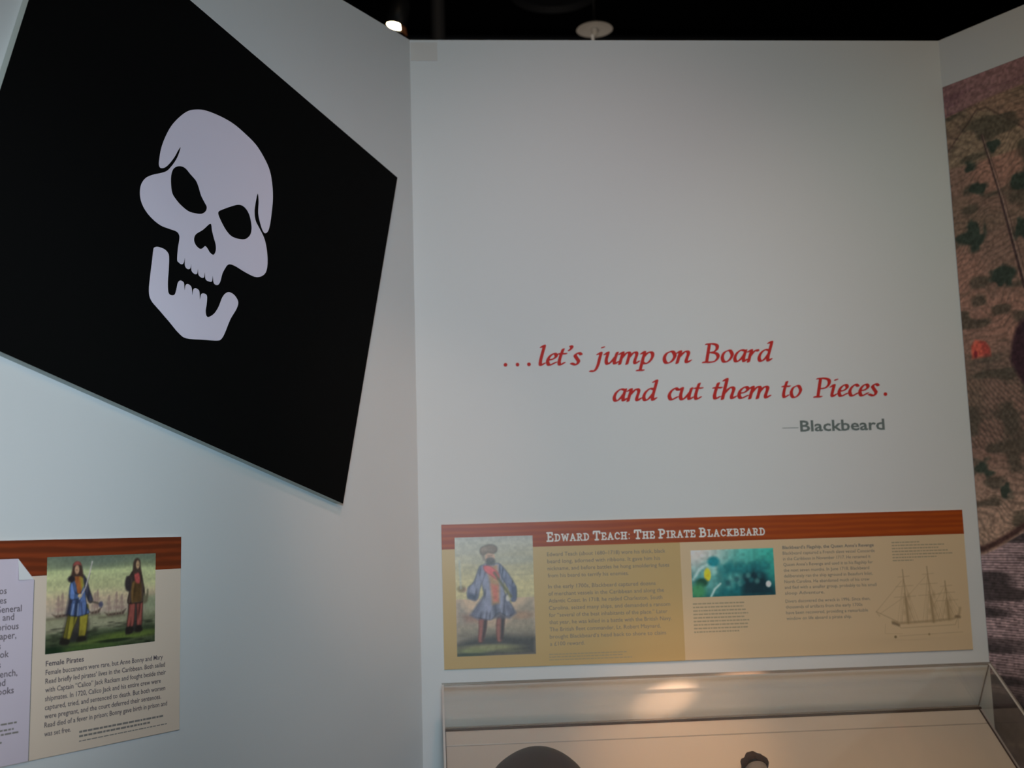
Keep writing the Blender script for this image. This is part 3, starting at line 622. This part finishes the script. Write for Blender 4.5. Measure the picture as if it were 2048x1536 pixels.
for i, e in enumerate((-.879, -.915, -.872)): greek(m, -1.080, 1.2640-i*.0078, e, .0036 if i < 2 else .0018, N0+.0003, 80+i)
side.part('caption_text', m, ink)

# ---- picture of two standing figures before a harbour (plain generic figures)
us, vs, C = canvas(-1.1568, 1.4123, -.9055, 1.5845, 180, 124, (150, 148, 118))
H = .685
t = (C.Y/H)[..., None]
def ramp(ks, cs): return np.stack([np.interp(t[..., 0], ks, [c[i] for c in cs]) for i in range(3)], -1)
C.c = ramp([0, .06, .16, .34, .46, .60, .66, .78, .84, 1], [(84, 92, 78), (96, 104, 84), (150, 154, 112), (160, 156, 116), (166, 146, 120), (150, 134, 118), (120, 116, 92), (132, 128, 104), (60, 70, 48), (28, 40, 22)])
C.c *= (1+.22*(vnoise(C.X*4, C.Y*26, 3)-.5)*(C.Y < .3))[..., None]
C.blob(.42, .04, .3, .05, (84, 92, 82), 1.0, .6); C.blob(.1, .06, .2, .03, (92, 98, 80), 1.0, .6)
C.blob(.97, .38, .12, .05, (116, 122, 96), .8, .8); C.poly([(.9, .34), (1, .32), (1, .50), (.9, .48)], (120, 124, 96), .03, .6)
for x0, x1, y, ms in ((.05, .22, .425, (.10, .135)), (.36, .47, .42, (.42, .445)), (.51, .70, .445, (.55, .62, .67))):
    C.poly([(x0, y-.018), (x0+.03, y-.006), (x1-.03, y-.012), (x1+.015, y-.034), (x1-.01, y+.008), (x0+.035, y+.012)], (70, 56, 48), .007)
    C.line([(x0-.05, y+.018), (x1, y+.015)], (84, 78, 62), .008, .010, .8)
    for q_, mx_ in enumerate(ms):
        h_ = .14 if q_ % 2 == 0 else .16
        C.line([(mx_, y), (mx_+.004, y-h_)], (120, 98, 86), .008, .008, .8)
        for f_, w_ in ((.85, .012), (.6, .022), (.32, .028)): C.blob(mx_, y-h_*f_, w_, .016, (132, 108, 98), 1.0, .7)
        C.line([(mx_, y-h_), (mx_-.03, y)], (128, 108, 96), .003, .006, .5); C.line([(mx_, y-h_), (mx_+.03, y)], (128, 108, 96), .003, .006, .5)
C.poly([(0, .57), (.15, .545), (.3, .53), (.6, .545), (.75, .52), (.88, .49), (1, .475), (1, .685), (0, .685)], (64, 70, 50), .035, .85)
C.c *= (1-.45*np.clip(vnoise(C.X*14, C.Y*70, 21)*2-1, 0, 1)*(C.Y > .5))[..., None]
C.poly([(0, .64), (.25, .575), (.55, .58), (.75, .56), (1, .555), (1, .60), (.5, .655), (.3, .685), (0, .685)], (32, 42, 26), .025, .75)
C.blob(.75, .61, .3, .028, (82, 96, 42), .9, .85); C.blob(.42, .635, .22, .018, (78, 92, 42), .9, .8); C.blob(.38, .67, .3, .02, (58, 78, 34), .9, .7); C.blob(.05, .67, .1, .03, (16, 32, 18), .6, .8); C.blob(.60, .64, .16, .012, (18, 26, 16), .7, .8)
blue, dk = (74, 90, 128), (34, 30, 32)
R_ = dict(soft=.007, rim=.012, dark=.5)
C.poly([(.20, .38), (.34, .38), (.375, .50), (.35, .62), (.24, .62), (.13, .60), (.16, .50)], dk, .02, .8)
C.shape([(.205, .37), (.245, .365), (.285, .37), (.275, .44), (.235, .53), (.205, .60), (.15, .59), (.165, .51)], (122, 112, 42), folds=.45, seed=4, **R_); C.shape([(.29, .37), (.33, .36), (.365, .365), (.36, .48), (.34, .585), (.285, .59), (.285, .50)], (126, 114, 40), folds=.45, seed=6, **R_)
C.shape([(.14, .585), (.20, .60), (.19, .635), (.12, .625)], (26, 24, 20), .008); C.shape([(.28, .585), (.335, .585), (.345, .615), (.27, .62)], (26, 24, 20), .008)
C.poly([(.195, .28), (.165, .42), (.22, .43), (.25, .33)], (30, 30, 44), .014, .9)
C.shape([(.215, .17), (.25, .14), (.31, .145), (.345, .20), (.34, .29), (.355, .37), (.375, .42), (.32, .435), (.26, .44), (.195, .42), (.205, .36), (.225, .29), (.20, .23)], blue, folds=.5, seed=7, **R_)
C.line([(.235, .35), (.215, .42)], (150, 160, 176), .008, .008, .6); C.line([(.275, .35), (.27, .43)], (150, 160, 176), .008, .008, .6); C.line([(.30, .34), (.31, .43)], (40, 44, 62), .010, .008, .7)
C.shape([(.31, .14), (.345, .17), (.375, .25), (.405, .33), (.37, .345), (.335, .27)], (66, 66, 84), folds=.4, seed=9, **R_)
C.shape([(.235, .145), (.30, .14), (.31, .20), (.30, .26), (.275, .295), (.255, .22)], (140, 80, 42), folds=.3, seed=2, soft=.007); C.poly([(.28, .14), (.31, .15), (.325, .22), (.30, .25)], (128, 120, 44), .01, .8)
C.shape([(.205, .19), (.23, .20), (.245, .26), (.29, .28), (.285, .31), (.21, .315), (.19, .27)], (84, 106, 150), folds=.4, seed=11, **R_)
C.shape([(.215, .10), (.225, .055), (.26, .04), (.295, .06), (.31, .11), (.315, .16), (.29, .15), (.23, .15), (.20, .17)], (56, 40, 34), soft=.008); C.shape([(.225, .07), (.24, .042), (.275, .04), (.295, .065), (.26, .062)], (122, 60, 54), soft=.007); C.blob(.258, .098, .020, .032, (160, 122, 96), .5); C.line([(.252, .10), (.262, .102)], (110, 78, 62), .006, .006, .7); C.blob(.21, .165, .032, .024, dk, .6)
C.blob(.288, .29, .018, .014, (170, 144, 102), .5); C.line([(.285, .31), (.335, .235), (.37, .13), (.392, .045)], (168, 158, 152), .011, .006, .9); C.line([(.293, .30), (.343, .235), (.378, .13)], (96, 86, 84), .004, .005, .6)
C.line([(.375, .335), (.42, .345), (.465, .36)], (60, 52, 44), .010, .008, .9); C.blob(.478, .365, .020, .022, (66, 66, 86), .7, .9)
rd = (124, 66, 58)
C.poly([(.74, .36), (.87, .36), (.875, .50), (.85, .60), (.72, .60), (.73, .5)], dk, .016, .8)
C.shape([(.745, .36), (.80, .36), (.80, .44), (.785, .55), (.725, .555), (.735, .45)], rd, folds=.45, seed=13, **R_); C.shape([(.818, .36), (.875, .36), (.872, .46), (.865, .55), (.82, .55), (.818, .45)], rd, folds=.45, seed=15, **R_)
C.shape([(.72, .555), (.78, .555), (.775, .60), (.715, .605)], (28, 24, 22), .008); C.shape([(.815, .55), (.86, .55), (.875, .59), (.81, .595)], (28, 24, 22), .008)
C.shape([(.745, .16), (.78, .125), (.85, .13), (.88, .22), (.895, .30), (.885, .37), (.80, .38), (.725, .37), (.74, .28), (.71, .24), (.72, .18)], (66, 52, 46), folds=.5, seed=17, **R_)
C.shape([(.77, .22), (.85, .215), (.862, .29), (.86, .36), (.80, .37), (.765, .36)], (96, 70, 40), folds=.4, seed=19, soft=.008); C.shape([(.79, .13), (.825, .13), (.845, .18), (.84, .225), (.80, .21)], (148, 66, 62), soft=.008)
C.shape([(.715, .17), (.75, .18), (.76, .25), (.745, .285), (.71, .27), (.70, .22)], (44, 38, 38), soft=.009)
C.shape([(.775, .10), (.785, .05), (.815, .03), (.845, .05), (.852, .10), (.86, .15), (.83, .145), (.78, .15)], (58, 44, 38), soft=.008); C.blob(.822, .082, .018, .032, (150, 120, 90), .5); C.line([(.817, .085), (.828, .087)], (104, 76, 60), .006, .006, .7)
C.shape([(.885, .30), (.905, .325), (.918, .28), (.93, .285), (.925, .36), (.90, .385), (.88, .37)], (92, 86, 66), soft=.008)
C.speck(60, 60, .12, 6); C.c = C.c*.93
print_mesh('picture', side, us, vs, C.c, (150, 152, 154), pr, N0+.0005)['label'] = 'coloured picture of two standing figures before ships'

# ------------------------------------------------------------------ large printed mural on the other side wall
MZ0, MZ1, MU1 = 0.55, 2.8540, 2.05
BUSHES = [(.142,2.636,.024,.016),(.068,2.600,.022,.018),(.095,2.528,.034,.016),(.215,2.511,.024,.026),(.057,2.398,.040,.038),(.212,2.385,.026,.030),(.142,2.266,.034,.030),(.029,1.747,.026,.030),(.096,1.676,.024,.022),
          (.33,2.56,.05,.04),(.36,2.30,.06,.05),(.62,2.45,.08,.06),(.9,2.5,.1,.07),(1.3,2.4,.12,.09),(1.7,2.5,.1,.08)]
POLE = [((.1125,2.675),(.155,2.476),.005,(40,30,30)),((.155,2.476),(.200,2.222),.008,(40,30,30)),((.1155,2.675),(.159,2.476),.0012,(92,76,68)),((.159,2.476),(.206,2.222),.002,(94,78,70)),((.203,2.222),(.26,1.9),.008,(46,34,34)),((.1185,2.675),(.166,2.470),.0015,(46,36,34)),((.166,2.470),(.214,2.222),.002,(46,36,34))]
TENT = [(.026,2.086),(.040,2.102),(.053,2.098),(.070,2.092),(.082,2.074),(.084,2.050),(.026,2.050)]
TENT_SIDE = [(.056,2.096),(.070,2.092),(.082,2.074),(.084,2.050),(.062,2.050)]
FIG = [(.150,2.080),(.166,2.118),(.200,2.140),(.5,2.30),(.5,1.80),(.26,1.88),(.176,1.955),(.152,2.000),(.140,2.030)]
mural = Thing('printed_mural', 'tall brown landscape mural with bushes, a tent and a shoreline', 'mural', FR, (.003, MZ0, 0))
slab(mural, 'backing_sheet', .002, MZ0, MU1, MZ1, .0003, .0020, mat('mural_backing', (.16, .12, .11), .7))
us = np.concatenate([np.linspace(.003, .40, 150), np.linspace(.42, MU1-.001, 60)]); vs = np.concatenate([np.linspace(MZ0+.001, 1.1, 60)[:-1], np.linspace(1.1, MZ1-.001, 640)])
C = Canvas(us, vs, (80, 62, 54)); U, V = C.X, C.Y
N = lambda fx, fy, sd: vnoise(U*fx+31, V*fy+17, sd)
def mx(mask, col, a=1.0): C.mix(np.clip(mask, 0, 1)*a, col)
ridge = 2.755+.018*np.sin(U*9)+.03*(N(9, .1, 1)-.5)+.05*np.exp(-((U-.42)/.12)**2)
mx((V-ridge)*150, (84, 63, 62)); mx((V-2.80)*12*(N(5, 14, 8)), (90, 63, 68), .7)
mx(np.clip((V > ridge)*(N(6, 120, 2)-.55)*4, 0, 1), (64, 44, 50), .5)
land = V <= ridge
mx(land*np.clip((V-2.62)*9, 0, 1), (84, 72, 58), .8)
mx(land*(N(7, 7, 3)-.45)*3*(V > 1.9), (100, 72, 62), .7)
mx(land*(N(5, 14, 4)-.70)*5, (68, 58, 48), .6)
mx((1.78-V)*6*land, (108, 90, 78), .8)
hill = np.minimum(2.752, 2.765-.9*np.abs(U-.118))+.008*(N(40, 3, 30)-.5)
mx((hill-V)*120*np.clip((V-2.60)*12, 0, 1), (86, 74, 60), .8)
mx(np.clip(1-np.abs(V-hill)/.006, 0, 1)*(V > 2.65), (46, 36, 32), .8)
mx(np.clip((2.735-.55*(.30-U)-V)*60, 0, 1)*np.clip((V-2.685)*60, 0, 1)*np.clip((U-.17)*30, 0, 1), (50, 42, 38), .85)
hf = np.sin((U*150+V*260)+N(16, 16, 31)*14)
mx(np.clip(hf-.2, 0, 1)*np.clip((V-2.60)*14, 0, 1)*(V < ridge), (50, 40, 36), .5)
hatch = np.sin((V*330+U*120*np.sin(V*4+1)+N(18, 16, 5)*22+N(60, 40, 33)*2.2))
mx(np.clip(hatch*.9-.1, 0, 1)*land*(V > 1.53)*(.35+.65*N(12, 20, 6)), (44, 38, 34), .55)
hatch2 = np.sin((U*420+V*260)+N(10, 10, 7)*16)
mx(np.clip(hatch2, 0, 1)*np.clip((2.05-V)*12, 0, 1)*(V > 1.80), (46, 40, 36), .6)
mx(np.clip((N(16, 34, 11)-.62)*7, 0, 1)*land*(V > 1.53), (40, 38, 32), .7)
def bush(u, z, ru, rz, a=.95):
    d = np.hypot((U-u)/ru, (V-z)/rz)+.9*(N(70, 70, 12)-.5)+.6*(N(30, 30, 13)-.5)
    mx((1.0-d)*2.2+.3, (30, 36, 31), a)
for b_ in BUSHES: bush(*b_)
for (u0, z0), (u1, z1), w, c in POLE: C.line([(u0, z0), (u1, z1)], c, w, .0016)
C.poly(TENT, (124, 54, 44), .004); C.poly(TENT_SIDE, (92, 38, 34), .004, .8)
C.blob(TENT[0][0]+.012, TENT[-1][1]+.012, .006, .010, (80, 26, 30), .5)
mx(np.clip((2.062-V)*50, 0, 1)*np.clip((V-1.99)*14, 0, 1)*(N(40, 40, 14)*1.2), (42, 42, 36), .8)
C.poly(FIG, (34, 22, 26), .006)
C.poly([(FIG[0][0]+.03, FIG[0][1]+.05), (.5, 2.24), (.55, 1.95), (.44, 1.70), (.38, 1.60), (.30, 1.72), (.22, 1.95)], (34, 24, 28), .01)
shore = np.interp(U, [0, .015, .055, .105, .145, .5, 2], [1.512, 1.512, 1.528, 1.553, 1.575, 1.70, 1.86])
mx((shore-V)*160, (106, 91, 93))
wl_ = np.sin(V*900+6*N(8, 30, 15)+U*20)
mx((shore-V)*160*np.clip(wl_, 0, 1), (48, 40, 42), .65)
mx(np.clip((shore-V)*200, 0, 1)*np.clip((V-1.2)*-9+.3, 0, 1), (36, 32, 32), .75)
mx(np.clip((shore-V)*200, 0, 1)*np.clip((N(4, 40, 16)-.6)*6, 0, 1), (30, 27, 28), .8)
mx(np.clip(1-np.abs(V-shore-.012)/.014, 0, 1)*1.4, (40, 27, 26), .9)
C.speck(160, 160, .35, 20)
pm = mat('mural_print', vcol=True, rough=.75, spec=.12)
print_mesh('mural_print', mural, us, vs, C.c, (120, 119, 114), pm, .0023)

# ------------------------------------------------------------------ display case with sloping deck and acrylic cover
def pane_material():
    m = bpy.data.materials.new('clear_acrylic'); m.use_nodes = True; nt = m.node_tree
    for n in list(nt.nodes): nt.nodes.remove(n)
    out = nt.nodes.new('ShaderNodeOutputMaterial'); mix = nt.nodes.new('ShaderNodeMixShader')
    tr = nt.nodes.new('ShaderNodeBsdfTransparent'); gl = nt.nodes.new('ShaderNodeBsdfGlossy')
    tr.inputs[0].default_value = (.975, .965, .95, 1); gl.inputs['Roughness'].default_value = .06
    g = nt.nodes.new('ShaderNodeNewGeometry'); d = nt.nodes.new('ShaderNodeVectorMath'); d.operation = 'DOT_PRODUCT'
    nt.links.new(g.outputs['Incoming'], d.inputs[0]); nt.links.new(g.outputs['Normal'], d.inputs[1])
    def math_(op, a, b):
        n = nt.nodes.new('ShaderNodeMath'); n.operation = op
        for i, x in enumerate((a, b)):
            if x is None: continue
            if isinstance(x, (int, float)): n.inputs[i].default_value = x
            else: nt.links.new(x, n.inputs[i])
        return n.outputs[0]
    c = math_('ABSOLUTE', d.outputs['Value'], None); k = math_('POWER', math_('SUBTRACT', 1.0, c), 5.0)
    f = math_('ADD', math_('MULTIPLY', k, .95), .05)
    nt.links.new(f, mix.inputs[0]); nt.links.new(tr.outputs[0], mix.inputs[1]); nt.links.new(gl.outputs[0], mix.inputs[2])
    nt.links.new(mix.outputs[0], out.inputs[0]); return m
def edge_material(name='polished_acrylic_edge', tint=(.42, .36, .32), amount=.45):
    m = bpy.data.materials.new(name); m.use_nodes = True; nt = m.node_tree
    for n in list(nt.nodes): nt.nodes.remove(n)
    out = nt.nodes.new('ShaderNodeOutputMaterial'); a = nt.nodes.new('ShaderNodeMixShader'); b = nt.nodes.new('ShaderNodeMixShader')
    tr = nt.nodes.new('ShaderNodeBsdfTransparent'); tr.inputs[0].default_value = (.55, .5, .44, 1)
    gl = nt.nodes.new('ShaderNodeBsdfGlossy'); gl.inputs['Roughness'].default_value = .12
    df = nt.nodes.new('ShaderNodeBsdfDiffuse'); df.inputs[0].default_value = (*tint, 1)
    a.inputs[0].default_value = .35; b.inputs[0].default_value = amount
    nt.links.new(tr.outputs[0], a.inputs[1]); nt.links.new(gl.outputs[0], a.inputs[2])
    nt.links.new(a.outputs[0], b.inputs[1]); nt.links.new(df.outputs[0], b.inputs[2]); nt.links.new(b.outputs[0], out.inputs[0]); return m
acr, edge = pane_material(), edge_material()
edge_highlight = edge_material('highlit_acrylic_edge', (.92, .90, .88), .7)  # edge highlights of the side panes, painted as a pale diffuse tint
DX0, DX1, DY0, CH, MG, PT = .0262, 1.4600, -.74, .1495, .0085, .0055
case = Thing('display_case', 'museum case with a sloping cream deck under a clear acrylic cover', 'display case', FD, (DX0, 0, 0))
def deckmat():
    return mat('cream_deck_laminate', (.70, .62, .54), .38, .45)
m = MB(); m.bevel_box((DX0, -.052, -.018), (DX1, 0, .0), .001); case.part('rear_strip', m, deckmat())
m = MB(); m.bevel_box((DX0, DY0, -.018), (DX1, -.0545, .0), .0012); case.part('display_board', m, deckmat())
m = MB(); m.box((DX0, -.0545, -.018), (DX1, -.052, -.002)); case.part('deck_line', m, mat('grey_line', (.30, .27, .25), .7))  # thin grey line across the deck
gask = mat('brown_gasket', (.085, .065, .055), .5)
m = MB(); m.box((DX0-MG+.001, -.0005, -.018), (DX1+MG-.001, .006, .0035)); case.part('gasket', m, gask)
m = MB(); m.box((DX0-MG+.001, DY0, -.018), (DX0-.0005, -.0005, .0010)); case.part('gasket', m, gask)
m = MB(); m.box((DX1+.0005, DY0, -.018), (DX1+MG-.001, -.0005, .0010)); case.part('gasket', m, gask)
def pane(name, a, b, thin):
    """slab of acrylic; the four narrow faces take the edge material"""
    (x0, y0, z0), (x1, y1, z1) = a, b; m = MB(); m.box(a, b)
    ax = {'z': (0, 1), 'y': (2, 4), 'x': (3, 5)}[thin]
    m.mi = [0 if i in ax else 1 for i in range(6)]
    return case.part(name, m, [acr, edge_highlight if name == 'cover_side' else edge])
X0, X1, Y1 = DX0-MG, DX1+MG, .0125
pane('cover_top', (X0, DY0-.01, CH-PT), (X1, Y1, CH), 'z')
pane('cover_back', (X0+PT, Y1-PT, .0036), (X1-PT, Y1, CH-PT), 'y')
pane('cover_side', (X0, DY0-.01, .0012), (X0+PT, Y1, CH-PT), 'x')
pane('cover_side', (X1-PT, DY0-.01, .0012), (X1, Y1, CH-PT), 'x')
pane('cover_front', (X0+PT, DY0-.01, .0012), (X1-PT, DY0-.01+PT, CH-PT), 'y')
# cabinet under the deck, in world axes
cab = MB()
cy, sy = math.cos(TH), math.sin(TH)
def dk(Y, Zn): return (D-.02+cy*Y-sy*Zn, 1.098+sy*Y+cy*Zn)
pa, pb = dk(0.004, -.018), dk(DY0, -.018)
prof = [(pa[0], 0.09), (pa[0], pa[1]), pb, (pb[0], .56), (pb[0]+.12, .09)]
k = len(prof)
cab.add([(DX0, y, z) for y, z in prof]+[(DX1, y, z) for y, z in prof], [tuple(range(k)), tuple(range(k, 2*k))[::-1]]+[(i, k+i, k+(i+1) % k, (i+1) % k) for i in range(k)])
pli = MB(); pli.box((DX0+.04, pb[0]+.16, 0), (DX1-.04, pa[0]-.03, .09))
for nm, mb_, mt in (('cabinet_body', cab, mat('grey_cabinet_paint', (.35, .36, .37), .5)), ('plinth', pli, mat('black_plinth', (.02, .02, .02), .6))):
    o = mb_.build(nm, mt); o.parent = case.e; o.matrix_parent_inverse = case.e.matrix_world.inverted()

# ------------------------------------------------------------------ artefacts in the case
def on_deck(name, label, cat, x, y):
    return Thing(name, label, cat, FD, (x, y, 0))
rough_iron = mat('dark_brown_iron', (.012, .010, .008), .55, .35, noise=(.050, .022, .014), bump=.5, nscale=14)
BX, BY = .243, -.262
th = on_deck('iron_ball', 'large dark brown rounded artefact low in the acrylic case, its top just in view', 'artefact', BX, BY)
m = MB()
RX, RZ = .117, .060
prof = [(0.0, 0.0)]+[(RX*math.sin(math.pi*(1-i/22)), RZ*(1+math.cos(math.pi*(1-i/22)))) for i in range(1, 22)]+[(0.0, 2*RZ)]
def lump(p):
    r = 1+.025*math.sin(p[0]*38+1)+.02*math.sin(p[1]*31+p[2]*22)
    return (p[0]*r, p[1]*r, p[2])
m.lathe(prof, 48, 'z', (BX, BY, .0), warp=lump)
th.part('ball_body', m, rough_iron, smooth=True)
m = MB(); m.lathe([(.02, -.0), (.045, .0), (.050, .010), (.042, .018), (.034, .010), (.02, .0)], 32, 'z', (BX, BY, .0)); th.part('support_ring', m, mat('clear_ring', (.5, .5, .5), .2, .5))
# small bottle laid along the slope, crusty stopper uppermost
th = on_deck('small_bottle', 'small grey bottle with a crusty dark brown stopper', 'bottle', .787, -.26)
m = MB(); R = .031
prof = [(0, 0), (R*.9, 0), (R, .006), (R, .085), (R*.92, .10), (R*.86, .108), (R*.90, .114), (R*.82, .116), (0, .116)]
m.lathe([(r, h-.235) for r, h in prof], 32, 'y', (.787, -.092, R+.0015))
th.part('bottle_body', m, mat('grey_glazed_body', (.20, .19, .20), .35, .5, noise=(.30, .27, .25), nscale=9), smooth=True)
m = MB()
def crust(p):
    a = math.atan2(p[2], p[0]); r = 1+.05*math.sin(3*a+1)+.04*math.sin(7*a)
    return (p[0]*r, p[1]+.003*math.sin(4*a+.7)+.002*math.sin(9*a), p[2]*r)
m.lathe([(0, -.1185), (R*.98, -.1180), (R*1.10, -.112), (R*1.08, -.100), (R*.92, -.090), (R*.5, -.088), (0, -.088)], 40, 'y', (.787, -.092, R+.0015), warp=crust)
th.part('stopper', m, mat('crusty_brown_stopper', (.030, .018, .014), .85, .15, noise=(.060, .032, .024), bump=.8, nscale=50), label='crusty dark brown stopper')

# ------------------------------------------------------------------ dark ceiling fittings beyond the wall
def at_dir(dx, dz, y): return (dx*y, y, 1.6+dz*y)
black_metal = mat('black_metal', (.012, .012, .013), .5, .3)
lp = Vector(at_dir(-.0235, .4650, 5.6))
lamp = bpy.data.objects.new('track_lamp', None); COL.objects.link(lamp); lamp.location = lp
lamp['label'] = 'lit warm spot lamp in the dark above the wall'; lamp['category'] = 'ceiling lamp'
zax = Vector((-.22, -.06, -.97)).normalized(); xax = Vector((1, .10, 0)); xax = (xax-zax*xax.dot(zax)).normalized(); yax = zax.cross(xax)
def loc(p): return tuple(xax*p[0]+yax*p[1]+zax*p[2])
m = MB(); m.lathe([(.0, -.16), (.035, -.155), (.052, -.12), (.054, .012), (.048, .012), (.046, -.01), (.0, -.012)], 32); m.v = [loc(p) for p in m.v]
o = m.build('lamp_housing', black_metal, smooth=True); o.parent = lamp
m = MB(); m.lathe([(0, .002), (.044, .001), (.044, -.004), (0, -.006)], 32); m.v = [loc(p) for p in m.v]
o = m.build('lamp_lens', mat('lit_lens', (1, .9, .7), .5, emit=((1.0, .80, .50), 45))); o.parent = lamp; o['label'] = 'glowing warm white lens'
m = MB(); m.add([(.020, .046, .012), (.052, .020, .012), (.070, .034, .062), (.036, .068, .062), (.021, .048, .012), (.053, .022, .012), (.071, .036, .062), (.037, .070, .062)], [(0, 1, 2, 3), (7, 6, 5, 4), (0, 4, 5, 1), (1, 5, 6, 2), (2, 6, 7, 3), (3, 7, 4, 0)]); m.v = [loc(p) for p in m.v]
o = m.build('barn_door_flap', mat('brown_flap', (.55, .22, .10), .6)); o.parent = lamp; o['label'] = 'orange lit flap'
m = MB(); m.tube(loc((0, 0, -.15)), (0, .02, 5.2-lp.z-.0), .010); m.box((-.03, -.02, 5.2-lp.z-.03), (.03, .06, 5.2-lp.z)); o = m.build('lamp_stem', black_metal); o.parent = lamp

dp = Vector(at_dir(.1597, .4612, 5.6))
dish = bpy.data.objects.new('dish_light', None); COL.objects.link(dish); dish.location = dp
dish['label'] = 'unlit round grey dish with a short shiny stem, just above the wall top'; dish['category'] = 'ceiling fitting'
m = MB(); m.lathe([(0, .022), (.05, .018), (.090, .004), (.094, -.002), (.090, -.003), (.05, .006), (0, .009)], 48)
o = m.build('dish', mat('grey_dish', (.55, .50, .45), .6)); o.parent = dish
m = MB(); m.lathe([(0, .008), (.017, .006), (.017, -.030), (.013, -.034), (0, -.034)], 24); o = m.build('socket', mat('pale_socket', (.45, .42, .38), .5)); o.parent = dish
m = MB(); m.tube((-.012, 0, -.030), (-.010, -.004, -.075), .0075, 16); o = m.build('stem', mat('shiny_stem', (.95, .95, .95), .25, 1.0)); o.parent = dish
m = MB(); m.tube((0, 0, .02), (0, 0, 5.2-dp.z), .006); o = m.build('hanger_rod', black_metal); o.parent = dish

dim = mat('dull_black_pipe', (.03, .03, .033), .55, .4)
for i, (y, z, r, lb) in enumerate(((6.3, 4.95, .05, 'thick dark pipe under the ceiling, nearest the wall top'), (7.6, 5.02, .035, 'thin dark pipe farther back under the ceiling'))):
    m = MB(); m.tube((-6, y, z), (7, y, z), r, 20)
    o = m.build('ceiling_pipe', dim); o['label'] = lb; o['category'] = 'pipe'
m = MB(); m.tube((.09, 6.0, 3.0), (.09, 6.0, 5.2), .04, 20); o = m.build('dark_column', dim); o['label'] = 'dark upright post behind the wall'; o['category'] = 'post'
m = MB(); m.lathe([(0, .05), (.10, .05), (.27, .02), (.30, -.02), (.295, -.022), (.26, .01), (.1, .03), (0, .03)], 48, 'z', (.87, 7.0, 5.10))
o = m.build('ceiling_fan_ring', dim); o['label'] = 'faint dark round fitting on the ceiling'; o['category'] = 'ceiling fitting'
